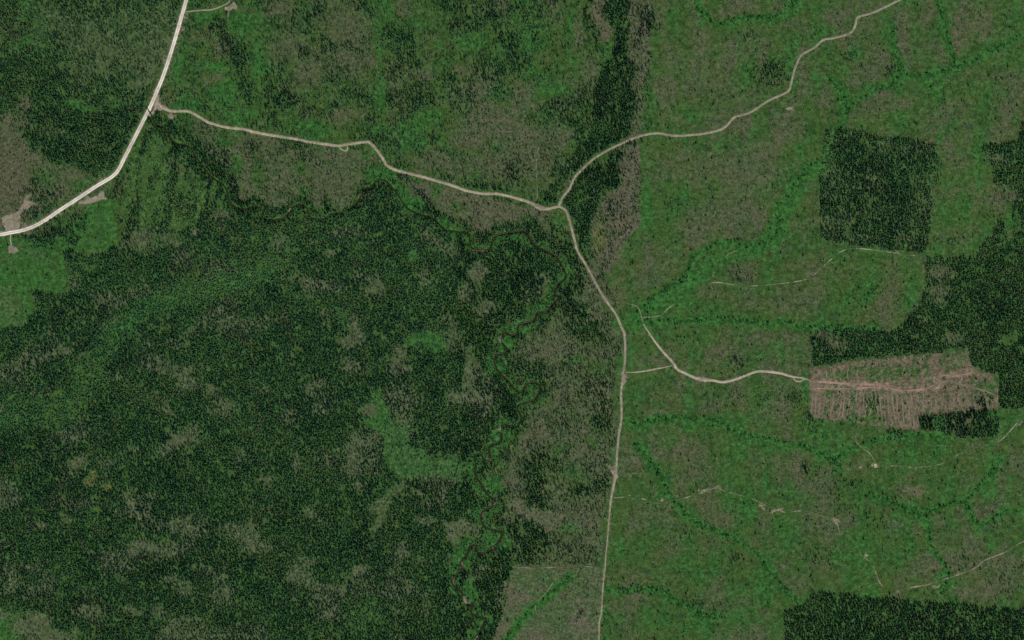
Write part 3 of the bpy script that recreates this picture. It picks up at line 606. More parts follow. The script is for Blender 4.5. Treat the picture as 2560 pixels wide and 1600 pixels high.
def ground_material():
    m, nt, b = new_mat('ground_cover')
    q = NB(nt)
    co = q.n('ShaderNodeTexCoord').outputs['Object']
    n2 = q.noise(co, .34, 3, .65)            # about 3 m
    n3 = q.noise(co, .16, 2, .6)             # about 6 m
    n8 = q.noise(co, .055, 4, .6)            # about 18 m
    n30 = q.noise(co, .013, 4, .55)
    n12 = q.noise(co, .085, 3, .6)           # about 12 m
    brk = q.math('ADD', q.math('ADD', q.math('MULTIPLY', n3, .34), q.math('MULTIPLY', n2, .22)), q.math('MULTIPLY', n12, .44))
    brk = q.math('SUBTRACT', brk, .5)
    def w(name, spread):                     # weight broken up by the noises
        return q.math('ADD', q.attr(name), q.math('MULTIPLY', brk, spread))
    grass = q.mix(q.rng(n8, .34, .66), (.022, .062, .013), (.047, .112, .026))
    grass = q.mix(q.rng(n30, .38, .62, 0, .6), grass, (.053, .088, .020))
    grass = q.mix(q.rng(q.noise(co, .047, 3, .6), .54, .68, 0, .55), grass, (.032, .092, .036))
    slash = q.mix(q.rng(n2, .25, .75), (.052, .053, .029), (.116, .108, .067))
    slash = q.mix(q.rng(n12, .45, .68, 0, .7), slash, (.094, .083, .054))
    slash = q.mix(q.math('MULTIPLY', q.attr('dull'), .5), slash, (.112, .100, .080))
    slash = q.mix(q.math('MULTIPLY', q.attr('red'), .75), slash, (.205, .150, .105))
    c = q.mix(q.rng(w('brown', 2.4), .14, 1.08), grass, slash)
    lush = q.mix(q.rng(n12, .34, .66), (.015, .074, .013), (.033, .124, .025))
    lush = q.mix(q.rng(n3, .45, .7, 0, .5), lush, (.046, .134, .034))
    c = q.mix(q.rng(w('lush', 1.6), .20, 1.0, 0, .92), c, lush)
    pale = q.mix(q.rng(n3, .3, .7), (.050, .078, .034), (.100, .114, .060))
    c = q.mix(q.math('MULTIPLY', q.rng(w('pale', 1.3), .10, 1.0), .85), c, pale)
    c = q.mix(q.math('MULTIPLY', q.rng(w('yellow', .9), .2, .9), .75), c, (.110, .116, .036))
    dirt = q.mix(q.rng(n3, .3, .7), (.19, .15, .108), (.29, .235, .175))
    c = q.mix(q.rng(w('dirt', 1.0), .12, .85), c, dirt)
    v = q.math('ADD', q.math('ADD', q.math('MULTIPLY', n2, .6), q.math('MULTIPLY', n3, .45)), q.math('MULTIPLY', n12, .45))
    hv = q.n('ShaderNodeHueSaturation')
    q.link(q.rng(v, .48, 1.02, .5, 1.6), hv.inputs['Value'])
    q.link(c, hv.inputs['Color'])
    q.link(hv.outputs[0], b.inputs['Base Color'])
    bp = q.n('ShaderNodeBump'); bp.inputs['Strength'].default_value = .4; bp.inputs['Distance'].default_value = 1.6
    q.link(n2, bp.inputs['Height']); q.link(bp.outputs[0], b.inputs['Normal'])
    return m


def foliage_material(name, stops):
    """leaf colour chosen per tree by the point attribute 'tint'"""
    m, nt, b = new_mat(name, .9)
    q = NB(nt)
    at = q.n('ShaderNodeAttribute', attribute_name='tint')
    r = q.n('ShaderNodeValToRGB')
    q.link(at.outputs['Fac'], r.inputs[0])
    e = r.color_ramp.elements
    while len(e) < len(stops): e.new(.5)
    for el, (p, c) in zip(e, stops):
        el.position = p; el.color = (*c, 1)
    co = q.n('ShaderNodeTexCoord').outputs['Object']
    n = q.noise(co, .9, 2)
    hv = q.n('ShaderNodeHueSaturation'); q.link(q.rng(n, .3, .7, .7, 1.3), hv.inputs['Value']); q.link(r.outputs[0], hv.inputs['Color'])
    q.link(hv.outputs[0], b.inputs['Base Color'])
    return m


SPRUCE_STOPS = [(0, (.013, .044, .025)), (.35, (.023, .078, .034)), (.62, (.038, .108, .040)), (.82, (.064, .118, .046)), (.9, (.078, .084, .058)), (1, (.090, .074, .062))]
LEAF_STOPS = [(0, (.018, .066, .014)), (.5, (.030, .108, .022)), (1, (.054, .140, .032))]
M_GROUND = ground_material()
M_SPRUCE = foliage_material('spruce_needles', SPRUCE_STOPS)
M_LEAF = foliage_material('alder_leaves', LEAF_STOPS)


def plain_mat(name, c0, c1, scale, rough=.95, grass=None):
    m, nt, b = new_mat(name, rough)
    q = NB(nt)
    co = q.n('ShaderNodeTexCoord').outputs['Object']
    c = q.mix(q.rng(q.noise(co, scale, 4, .65), .3, .7), c0, c1)
    if grass is not None:                     # overgrown track: patches of green, wheel ruts stay bare
        gcol, lo, hi = grass
        g = q.math('ADD', q.noise(co, .03, 3, .6), q.math('MULTIPLY', q.attr('side'), .22))
        g = q.math('ADD', g, q.math('MULTIPLY', q.math('SUBTRACT', q.noise(co, .25, 2, .6), .5), .3))
        c = q.mix(q.rng(g, lo, hi), c, gcol)
    else:
        c = q.mix(q.math('MULTIPLY', q.attr('side'), q.rng(q.noise(co, .11, 3, .6), .35, .7, 0, .75)), c, tuple(v * .62 for v in c0))
    hv = q.n('ShaderNodeHueSaturation')       # worn, damp and dusty stretches
    q.link(q.rng(q.noise(co, .022, 4, .7), .3, .7, .78, 1.16), hv.inputs['Value']); q.link(c, hv.inputs['Color'])
    q.link(hv.outputs[0], b.inputs['Base Color'])
    return m


M_GRAVEL = plain_mat('pale_gravel', (.54, .48, .395), (.62, .56, .47), .35)
M_BERM = plain_mat('graded_gravel', (.80, .74, .62), (.88, .82, .70), .5)
M_DIRT = plain_mat('dirt_road', (.28, .240, .165), (.43, .375, .275), .16)
M_DIRT_B = plain_mat('grey_dirt_road', (.235, .205, .145), (.36, .315, .235), .14)
M_PALE_DIRT = plain_mat('pale_dirt', (.34, .28, .215), (.50, .43, .34), .16)
M_TRACK = plain_mat('overgrown_track', (.26, .20, .14), (.38, .32, .24), .2, grass=((.040, .092, .024), .48, .68))
M_TRACK_OPEN = plain_mat('worn_track', (.20, .165, .115), (.30, .25, .185), .2, grass=((.052, .088, .028), .50, .76))
M_RED = plain_mat('red_soil', (.26, .160, .118), (.36, .245, .185), .22, grass=((.17, .12, .09), .5, .85))
M_SKID = plain_mat('skid_trail_soil', (.19, .148, .104), (.285, .225, .165), .22, grass=((.12, .10, .068), .46, .8))
M_PAD = plain_mat('landing_soil', (.175, .150, .105), (.28, .245, .18), .13)
M_TRUNK = plain_mat('bark', (.06, .045, .032), (.09, .07, .05), 2.0)
M_LOG = plain_mat('cut_wood', (.10, .075, .055), (.19, .15, .115), 2.0)
mw, ntw, bw = new_mat('creek_water', .4)
bw.inputs['Base Color'].default_value = (.022, .014, .007, 1)
bw.inputs['Specular IOR Level'].default_value = .2
qw = NB(ntw)
bpw = qw.n('ShaderNodeBump'); bpw.inputs['Strength'].default_value = .1
qw.link(qw.noise(qw.n('ShaderNodeTexCoord').outputs['Object'], .8, 2), bpw.inputs['Height']); qw.link(bpw.outputs[0], bw.inputs['Normal'])
M_WATER = mw
M_BANK = plain_mat('creek_bank', (.085, .058, .034), (.19, .145, .10), .3)

col = scene.collection


def tag(o, label=None, cat=None, group=None, kind=None):
    if label: o['label'] = label
    if cat: o['category'] = cat
    if group: o['group'] = group
    if kind: o['kind'] = kind
    return o


def mesh_obj(name, V, tris, mat, attrs=None, quads=None, parent=None, smooth_shade=False):
    me = bpy.data.meshes.new(name)
    V = np.asarray(V, np.float32)
    fl = []
    if tris is not None and len(tris): fl.append((np.asarray(tris, np.int32), 3))
    if quads is not None and len(quads): fl.append((np.asarray(quads, np.int32), 4))
    me.vertices.add(len(V)); me.vertices.foreach_set('co', V.ravel())
    loops = np.concatenate([f.ravel() for f, _ in fl])
    tot = np.concatenate([np.full(len(f), n, np.int32) for f, n in fl])
    me.loops.add(len(loops)); me.loops.foreach_set('vertex_index', loops)
    me.polygons.add(len(tot))
    me.polygons.foreach_set('loop_start', np.concatenate([[0], np.cumsum(tot)[:-1]]).astype(np.int32))
    if smooth_shade:
        me.polygons.foreach_set('use_smooth', np.ones(len(tot), bool))
    else:
        me.polygons.foreach_set('use_smooth', np.zeros(len(tot), bool))
    for k, v in (attrs or {}).items():
        a = me.attributes.new(k, 'FLOAT', 'POINT'); a.data.foreach_set('value', np.asarray(v, np.float32))
    me.materials.append(mat)
    me.update(calc_edges=True)
    o = bpy.data.objects.new(name, me)
    col.objects.link(o)
    if parent: o.parent = parent
    return o


# ------------------------------------------------------------------ ground: one sheet, fine where photographed, coarse beyond
gxx = gx[::2]; gyy = gy[::2]
nx, ny = len(gxx), len(gyy)
GX, GY = np.meshgrid(gxx, gyy)
V = np.stack([wx(GX), wy(GY), HQ], -1).reshape(-1, 3)
idx = np.arange(nx * ny).reshape(ny, nx)
quads = np.stack([idx[1:, :-1], idx[1:, 1:], idx[:-1, 1:], idx[:-1, :-1]], -1).reshape(-1, 4)
att = {}
for k in ('brown', 'lush', 'pale', 'dirt', 'red', 'yellow', 'dull'):
    A = F[k]
    p = np.pad(A, 1, mode='edge')
    A = (p[:-2, 1:-1] + p[2:, 1:-1] + p[1:-1, :-2] + p[1:-1, 2:] + 2 * A) / 6
    att[k] = A[::2, ::2].ravel()
# outer skirt of the sheet: rings stepping outwards to 9 km
rim = np.concatenate([idx[0, :], idx[1:, -1], idx[-1, -2::-1], idx[-2:0:-1, 0]])
rings = [rim]; Vx = [V]; n0 = len(V)
prev = V[rim]
for f, zz in ((1.25, 0), (2.2, 0), (7.0, 0)):
    r = V[rim].copy(); r[:, 0] *= f; r[:, 1] *= f
    r[:, 2] = r[:, 2] * 0 + (V[rim][:, 2] * (.4 if f < 2 else 0))
    Vx.append(r); rings.append(np.arange(n0, n0 + len(rim))); n0 += len(rim)
q2 = []
for a, b_ in zip(rings[:-1], rings[1:]):
    q2.append(np.stack([a, np.roll(a, -1), np.roll(b_, -1), b_], -1)[:, ::-1])
Vall = np.concatenate(Vx); qall = np.concatenate([quads] + q2)
e1 = Vall[qall[:, 1]] - Vall[qall[:, 0]]; e2 = Vall[qall[:, 2]] - Vall[qall[:, 0]]
flip = (e1[:, 0] * e2[:, 1] - e1[:, 1] * e2[:, 0]) < 0
qall[flip] = qall[flip][:, ::-1]
extra = len(Vall) - len(V)
dflt = dict(brown=.4, lush=.3, pale=.1, dirt=0, red=0, yellow=0, dull=.1)
att = {k: np.concatenate([v, np.full(extra, dflt[k], np.float32)]) for k, v in att.items()}
ground = mesh_obj('ground', Vall, None, M_GROUND, att, quads=qall, smooth_shade=True)
tag(ground, 'rolling logged-over ground of green regrowth and brown slash', kind='structure')


# ------------------------------------------------------------------ roads, tracks, creek: ribbons draped on the sheet
def ribbon(name, pts, w, mat, lift=.18, label=None, wob=.12, step=4.0, seed=0, skirt=1.0, off=0.0, parent=None, taper=0, cross=.1, zfun=None, kind='structure', wfun=None):
    P = smooth(pts, step)
    T = np.gradient(P, axis=0); T /= np.linalg.norm(T, axis=1)[:, None] + 1e-9
    Nn = np.stack([-T[:, 1], T[:, 0]], -1)
    s = np.concatenate([[0], np.cumsum(np.hypot(*np.diff(P, axis=0).T))])
    def jit(k): return fbm(s, np.full_like(s, 40. * (seed + k)), 9, 3, 300 + seed * 7 + k) - .5
    wl = w / 2 * (1 + 2 * wob * jit(0)); wr = w / 2 * (1 + 2 * wob * jit(1))
    if wfun:
        t = wfun(P); wl = wl * t; wr = wr * t
    if taper:
        t = np.clip(np.minimum(s, s[-1] - s) / taper, .15, 1); wl = wl * t; wr = wr * t
    offs = [-wl - skirt, -wl, -wl * .45, 0 * wl, wr * .45, wr, wr + skirt]
    sides = [1.25, 1, .25, .8, .25, 1, 1.25]   # ruts stay bare, crown and edges grow over
    rows = []
    for k, o in enumerate(offs):
        xy = P + Nn * (o + off)[:, None]
        z = (zfun or ground_z)(xy[:, 0], xy[:, 1])
        z = z + ((-.25) if k in (0, 6) else lift + cross * (k == 3) - .04 * (k in (2, 4)))
        rows.append(np.stack([wx(xy[:, 0]), wy(xy[:, 1]), z], -1))
    V = np.stack(rows, 1)
    n = len(P); m = len(offs)
    idx = np.arange(n * m).reshape(n, m)
    Q = np.stack([idx[:-1, :-1], idx[1:, :-1], idx[1:, 1:], idx[:-1, 1:]], -1).reshape(-1, 4)
    V = V.reshape(-1, 3)
    a = V[Q[:, 1]] - V[Q[:, 0]]; b = V[Q[:, 2]] - V[Q[:, 0]]
    if np.mean(a[:, 0] * b[:, 1] - a[:, 1] * b[:, 0]) < 0: Q = Q[:, ::-1]
    o = mesh_obj(name, V, None, mat, {'side': np.tile(sides, n)}, quads=Q, parent=parent, smooth_shade=True)
    if parent is None: tag(o, label, kind=kind)
    return o


road = ribbon('main_road', MAIN_ROAD, 6.6, M_GRAVEL, lift=.75, label='wide pale gravel road sweeping down the north-west corner', wob=.02, skirt=1.8, cross=.2, step=6)
for sgn in (-1, 1):
    ribbon('gravel_berm', MAIN_ROAD, 1.5, M_BERM, lift=.92, wob=.05, skirt=.35, off=sgn * 2.75, parent=road, step=6, cross=.2, seed=3 + sgn)
ribbon('dirt_road', ROAD_A, 4.7, M_DIRT, lift=.4, label='tan dirt road running east from the pale gravel road to the three-way junction', seed=1, skirt=1.6)
ribbon('dirt_road', ROAD_B, 4.0, M_DIRT_B, lift=.34, label='winding dirt road climbing north-east from the three-way junction', seed=2, skirt=1.4)
ribbon('dirt_road', ROAD_C, 3.9, M_DIRT_B, lift=.37, label='grey-tan dirt road running south from the three-way junction', seed=3, skirt=1.4, wob=.2, wfun=lambda P: 1 - .55 * sstep(1200, 1330, P[:, 1]) + .25 * sstep(1150, 1200, P[:, 1]) * sstep(1250, 1215, P[:, 1]))
ribbon('dirt_road', ROAD_D, 4.8, M_PALE_DIRT, lift=.4, label='pale dirt road bending east to the striped fresh cut', seed=4, wob=.28, taper=60)
ribbon('dirt_road', LINK, 2.6, M_DIRT, lift=.3, label='short straight dirt link between the south road and the pale road', seed=5, wob=.3, taper=30)
ribbon('dirt_road', WYE, 4.4, M_DIRT, lift=.3, label='curved slip lane beside the pale gravel road at its dirt-road junction', seed=6, wob=.25)
TRK = [
    ('track', TRACK_E, 3.6, M_TRACK, 'faint grassy track through the lush valley to the square stand'),
    ('track', TRACK_E2, 3.0, M_TRACK, 'faint spur track branching north in the lush valley'),
    ('track', TRACK_E3, 3.2, M_TRACK_OPEN, 'short looping track linking the south road and the valley track'),
    ('track', TRACK_F1, 3.8, M_TRACK, 'broken overgrown track wandering across the south-east clear-cut'),
    ('track', TRACK_F2, 4.4, M_TRACK_OPEN, 'worn pale track north of the south-east forest block'),
    ('track', TRACK_G1, 3.4, M_TRACK_OPEN, 'track from the fresh cut down to a pale bare spot'),
    ('track', TRACK_G2, 3.6, M_TRACK, 'patchy track from the pale bare spot to the east edge'),
    ('track', TRACK_N, 3.8, M_DIRT_B, 'pale track leaving the gravel road at the north'),
    ('track', TRACK_N2, 3.0, M_TRACK_OPEN, 'short stub of track below the northern landing'),
    ('track', TRACK_W, 3.4, M_DIRT, 'short drive from the gravel road to a triangular bare landing'),
    ('track', TRACK_W2, 3.0, M_TRACK_OPEN, 'track leaving the triangular bare landing to the west'),
    ('track', LOOP_A, 3.6, M_PALE_DIRT, 'pale turning loop hanging below the dirt road'),
    ('track', TURN_W, 2.6, M_TRACK_OPEN, 'curved pull-off beside the pale gravel road'),
    ('track', TRACK_UP, 2.2, M_TRACK, 'faint track climbing north from the dirt road near the junction'),
    ('track', TRACK_SW, 3.0, M_TRACK_OPEN, 'track descending through the southern striped cut'),
    ('track', TRACK_SX, 3.0, M_TRACK_OPEN, 'track along the north edge of the southern striped cut'),
    ('track', TRACK_LOOP, 3.8, M_PALE_DIRT, 'small pale turning loop at the mouth of the fresh cut'),
    ('track', TRACK_CUT, 6.5, M_RED, 'broad reddish haul track through the middle of the fresh cut'),
    ('track', TRACK_CUT2, 3.6, M_RED, 'narrow reddish track just south of the haul track'),
    ('track', TRACK_CUT3, 4.0, M_RED, 'reddish track turning to the north-east corner of the fresh cut'),
    ('track', TRACK_CUT4, 3.4, M_SKID, 'faint track curving round the east end of the fresh cut'),
]
for i, (nm, pts, w, mt, lb) in enumerate(TRK):
    ribbon('dirt_track', pts, w * .72, mt, lift=.2 + .012 * i, label=lb, seed=10 + i, wob=.35, taper=10, skirt=.8)
SK = [(415, 650, 420, 740, 405, 880), (455, 650, 450, 760, 445, 900), (495, 655, 490, 770, 470, 930), (548, 655, 530, 760, 510, 920), (620, 660, 610, 800, 580, 935), (700, 650, 690, 800, 660, 940), (772, 650, 765, 800, 730, 950),
      (720, 660, 715, 800, 700, 940), (842, 650, 830, 800, 830, 905), (878, 655, 870, 790, 865, 910), (912, 660, 900, 790, 885, 920), (942, 665, 935, 790, 910, 935), (972, 660, 985, 800, 945, 940), (1018, 650, 1025, 800, 1060, 940),
      (1055, 650, 1062, 800, 1085, 950), (1098, 660, 1100, 800, 1110, 960), (1130, 665, 1135, 800, 1150, 980), (1168, 680, 1185, 820, 1215, 1000), (1215, 690, 1225, 830, 1250, 1010), (1260, 690, 1275, 840, 1290, 1030),
      (1298, 690, 1330, 830, 1345, 1030), (1350, 690, 1370, 840, 1385, 1040), (1410, 690, 1425, 800, 1400, 1045), (1470, 700, 1475, 800, 1480, 880), (1540, 700, 1545, 790, 1540, 870), (1590, 710, 1585, 800, 1580, 870), (1660, 690, 1650, 790, 1640, 860),
      (1730, 690, 1720, 780, 1710, 850), (1800, 700, 1790, 780, 1780, 850), (1870, 700, 1880, 780, 1870, 840), (560, 560, 550, 500, 555, 450), (640, 560, 620, 500, 610, 440), (760, 570, 750, 500, 770, 420), (850, 580, 840, 510, 850, 440),
      (2160, 600, 2170, 700, 2165, 850)]
for i, (a, b, c, d, e, f) in enumerate(SK):
    o = ribbon('skid_trail', Z(1920, 800, (a, b), (c, d), (e, f)), 3.4 if i < 28 else 2.6, M_SKID, lift=.14 + .004 * (i % 5), label='narrow bare skid trail raked across the fresh cut', seed=40 + i, wob=.35, taper=12, skirt=.6, step=6)
    o['group'] = 'skid trails across the fresh cut'

# creek: water lies in its channel, banks are the ground itself
ribbon('creek', [tuple(p) for p in CREEK], 2.8, M_WATER, lift=-1.25, label='narrow dark brown creek meandering between green banks', wob=.6, seed=80, skirt=.8, wfun=lambda P: .55 + .5 * sstep(1100, 1300, P[:, 0] + .5 * np.clip(P[:, 1] - 800, 0, 900)), cross=0, step=4,
       zfun=lambda x, y: samp(HB, x, y))
BARS = [[(1251, 1066), (1249, 1073), (1251, 1081)], [(1153, 1404), (1157, 1412), (1160, 1419)], [(1136, 1444), (1133, 1453), (1137, 1463)], [(1160, 1490), (1163, 1502), (1167, 1508), (1178, 1506)],
        [(1177, 1361), (1184, 1358), (1192, 1360)], [(1228, 1145), (1224, 1153), (1213, 1155)], [(1252, 833), (1249, 846), (1252, 857)], [(896, 486), (905, 488), (904, 498)], [(1234, 1262), (1242, 1255)], [(722, 530), (725, 520)],
        [(1335, 783), (1330, 792), (1322, 800)], [(1180, 626), (1200, 628), (1222, 629)], [(1195, 1590), (1186, 1603)], [(1210, 1280), (1206, 1292)], [(1240, 1366), (1228, 1373)], [(363, 262), (352, 270), (344, 273)]]
for i, bpts in enumerate(BARS):
    o = ribbon('creek_bar', bpts, 3.6, M_BANK if i % 3 else M_PAD, lift=-.9, wob=.3, seed=90 + i, skirt=1.4, taper=6, step=2, cross=.1, zfun=lambda x, y: samp(HB, x, y), label='bare sandy bar on the inside of a creek bend')
    o['group'] = 'sandy bars along the creek'

PAD_LABELS = ['bare greyish landing above the gravel road at the west edge', 'small tan borrow pit just below the gravel road', 'triangular bare landing south of the gravel road',
              'bare tan apron where the dirt road meets the gravel road', 'small pinkish bare patch below the start of the dirt road', 'greyish landing at the top by the northern track',
              'bare widening on the east side of the south road', 'pale bare widening on the road to the fresh cut', 'bright bare spot at the bend of the eastern track', 'tan bare widening just west of the three-way junction']
for i, p in enumerate(PADS):
    P = np.array(p)
    n = len(P)
    Q = []
    for k in range(n):                        # ragged outline
        a, b = P[k], P[(k + 1) % n]
        m = max(1, int(np.hypot(*(b - a)) / 2.5))
        for t in np.arange(m) / m:
            Q.append(a + (b - a) * t + rng.normal(0, .7, 2))
    bm = bmesh.new()
    vs = [bm.verts.new((float(wx(q[0])), float(wy(q[1])), 0)) for q in Q]
    f = bm.faces.new(vs)
    bmesh.ops.triangulate(bm, faces=[f])
    bmesh.ops.subdivide_edges(bm, edges=[e for e in bm.edges if e.calc_length() > 8], cuts=3, use_grid_fill=True)
    bmesh.ops.triangulate(bm, faces=bm.faces[:])
    for v in bm.verts:
        v.co.z = float(ground_z(v.co.x + W2, H2 - v.co.y)) + .12 - (.3 if v.is_boundary else 0)
    bmesh.ops.recalc_face_normals(bm, faces=bm.faces[:])
    if sum(f.normal.z for f in bm.faces) < 0: bmesh.ops.reverse_faces(bm, faces=bm.faces[:])
    me = bpy.data.meshes.new('bare_landing'); bm.to_mesh(me); bm.free(); me.materials.append(M_PALE_DIRT if i in (7, 8) else M_PAD)
    o = bpy.data.objects.new('bare_landing', me); col.objects.link(o); tag(o, PAD_LABELS[i], kind='structure')


# ------------------------------------------------------------------ tree shapes
def spruce_template(seed, tiers, nside, jag=.32):
    """crown of drooping whorls, unit height 1, unit base radius 1"""
    r = np.random.default_rng(seed)
    V = []; T = []
    for k in range(tiers):
        t = k / tiers
        z0 = .10 + .80 * t; z1 = min(1.0, z0 + .34 + .14 * t) if k < tiers - 1 else 1.0
        rad = (1 - t) ** .85 * 1.0 + .05
        n = max(4, nside - k)
        base = len(V)
        ph = r.random() * 6.28
        for j in range(n):
            q = rad * (1 - jag * (j % 2) + r.normal(0, .10))
            a = ph + 6.2832 * j / n + r.normal(0, .08)
            V.append((q * math.cos(a), q * math.sin(a), z0 - .05 * (1 - j % 2) + r.normal(0, .012)))
        V.append((r.normal(0, .03), r.normal(0, .03), z1))
        T += [(base + j, base + (j + 1) % n, base + n) for j in range(n)]
    return np.array(V), np.array(T)


def round_template(seed, n=26):
    """loose broadleaf crown: tilted leaf clumps spread through an egg-shaped volume"""
    r = np.random.default_rng(seed)
    V = []; T = []
    for k in range(n):
        d = r.normal(0, 1, 3); d /= np.linalg.norm(d)
        rr = r.uniform(.45, .95)
        c = np.array([d[0] * rr, d[1] * rr, .58 + d[2] * .36 * rr])
        u = r.normal(0, 1, 3); u -= u.dot(d) * d * .75; u /= np.linalg.norm(u)
        v = np.cross(d, u); s = r.uniform(.32, .52)
        sc = np.array([1, 1, .45])
        b = len(V)
        V += [c + u * s * sc, c + (v * .9 - u * .5) * s * sc, c + (-v * .9 - u * .5) * s * sc, c + d * s * .35 * sc]
        T += [(b, b + 1, b + 3), (b + 1, b + 2, b + 3), (b + 2, b, b + 3)]
    return np.array(V), np.array(T)


def scatter_mesh(name, tmpls, x, y, hgt, rad, tint, mat, label, cat, sink=.15, kind='stuff'):
    N = len(x)
    if N == 0: return None
    z = ground_z(x, y) - sink
    ang = rng.random(N) * 6.2832
    which = rng.integers(0, len(tmpls), N)
    lean = rng.normal(0, .035, (N, 2))
    Vs = []; Ts = []; A = []; base = 0
    for k, (tv, tt) in enumerate(tmpls):
        m = which == k
        n = int(m.sum())
        if not n: continue
        c, s = np.cos(ang[m])[:, None], np.sin(ang[m])[:, None]
        px = (tv[None, :, 0] * c - tv[None, :, 1] * s) * rad[m][:, None]
        py = (tv[None, :, 0] * s + tv[None, :, 1] * c) * rad[m][:, None]
        pz = tv[None, :, 2] * hgt[m][:, None]
        px = px + lean[m][:, :1] * pz; py = py + lean[m][:, 1:] * pz
        V = np.stack([px + wx(x[m])[:, None], py + wy(y[m])[:, None], pz + z[m][:, None]], -1).reshape(-1, 3)
        nv = len(tv)
        T = (tt[None] + (np.arange(n) * nv)[:, None, None]).reshape(-1, 3) + base
        Vs.append(V); Ts.append(T); A.append(np.repeat(tint[m], nv)); base += n * nv
    o = mesh_obj(name, np.concatenate(Vs), np.concatenate(Ts), mat, {'tint': np.concatenate(A)})
    tag(o, label, cat, kind=kind)
    return o


# ------------------------------------------------------------------ where the conifers stand
TC = 4.4
cx = np.arange(-MX + 3, 2 * W2 + MX - 3, TC); cy = np.arange(-MY + 3, 2 * H2 + MY - 3, TC)
TX, TY = np.meshgrid(cx, cy)
TX = (TX + rng.uniform(-.48, .48, TX.shape) * TC).ravel(); TY = (TY + rng.uniform(-.48, .48, TY.shape) * TC).ravel()
tv = samp(F['tree'], TX, TY)
clump = fbm(TX, TY, 16, 3, 401) - .5
p = np.clip(tv + clump * 5.0 * tv * (1 - tv), 0, 1) * (1 - .75 * sstep(.66, .76, fbm(TX, TY, 13, 2, 451)))
keep = rng.random(len(TX)) < p
TX, TY, tv = TX[keep], TY[keep], tv[keep]
young = samp(F['lush'], TX, TY)
dull = samp(F['dull'], TX, TY); yel = samp(F['yellow'], TX, TY)
close = sstep(.12, .8, tv)
open_ = sstep(.5, .2, tv)
sizen = .72 + .6 * fbm(TX, TY, 26, 3, 441)    # stands of taller and shorter trees
hgt = (4.6 + 8.2 * close) * rng.uniform(.6, 1.3, len(TX)) * sizen * (1 + .45 * open_) * (1 - .55 * young * (1 - open_)) * np.where(inside(P_BIG, TX, TY) & (TX < 1150), .76, 1.0)
rad = (1.3 + 1.25 * close + .45 * open_) * rng.uniform(.65, 1.35, len(TX)) * (.5 + .5 * sizen)
tint = np.clip(.36 + .9 * (fbm(TX, TY, 90, 3, 411) - .5) + .8 * (fbm(TX, TY, 20, 2, 415) - .5) + rng.normal(0, .13, len(TX)) - .12 * (1 - close) + .38 * young * (1 - open_) + .3 * yel, 0, .80)
dead = rng.random(len(TX)) < (.012 + .45 * dull * (tv > .3) + .4 * sstep(.66, .8, fbm(TX, TY, 40, 3, 421)))
tint[dead] = rng.uniform(.84, 1.0, dead.sum())

inv = (TX > 8) & (TX < 2 * W2 - 8) & (TY > 8) & (TY < 2 * H2 - 8)
# lone spruces in the open: the three hundred that show best become things of their own
lone = np.where(inv & (tv < .13) & ~dead)[0]
order = lone[np.argsort(-(rad[lone] + rng.uniform(0, .2, len(lone))))]
chosen = []
taken = {}
for i in order:
    g = (int(TX[i] // 22), int(TY[i] // 22))
    if any((g[0] + a, g[1] + b) in taken and math.hypot(TX[i] - TX[taken[(g[0] + a, g[1] + b)]], TY[i] - TY[taken[(g[0] + a, g[1] + b)]]) < 22 for a in (-1, 0, 1) for b in (-1, 0, 1)):
        continue
    taken[g] = i; chosen.append(i)
    if len(chosen) == 299: break
chosen = np.array(chosen)
mass = np.ones(len(TX), bool); mass[chosen] = False

STANDS = [
    ('conifer_forest', P_BIG, 'vast dark spruce forest filling the south-west, pale gaps in its canopy'),
    ('conifer_forest', P_NW, 'dark spruce forest west of the pale gravel road'),
    ('conifer_forest', P_STRIP_N, 'narrow dark strip of forest north of the climbing dirt road'),
    ('conifer_forest', P_STRIP_S, 'dark wedge of forest between the two dirt roads at the junction'),
    ('conifer_forest', P_SQUARE, 'nearly square dark forest block alone in the eastern clear-cut'),
    ('conifer_forest', P_EAST, 'dark stepped forest block along the east edge, above the fresh cut'),
    ('conifer_forest', P_SMALL, 'small dark rectangle of forest below the fresh cut'),
    ('conifer_forest', P_SE, 'dark forest block with a straight ragged edge at the south-east corner'),
]
TM = [spruce_template(500 + k, 2, 7) for k in range(6)]
free = mass.copy()
stand_tris = 0
for nm, pg, lb in STANDS:
    m = free & inside(pg, TX, TY)
    free &= ~m
    scatter_mesh(nm, TM, TX[m], TY[m], hgt[m], rad[m], tint[m], M_SPRUCE, lb, 'forest')
m = free & (TX < 1640) & ~inside(P_ECLEAR, TX, TY); free &= ~m
scatter_mesh('conifer_regrowth', TM, TX[m], TY[m], hgt[m], rad[m], tint[m], M_SPRUCE, 'patchy young conifers over the northern and central cut land', 'young trees')
m = free
scatter_mesh('conifer_regrowth', TM, TX[m], TY[m], hgt[m], rad[m], tint[m], M_SPRUCE, 'scattered small conifers across the eastern clear-cut', 'young trees')

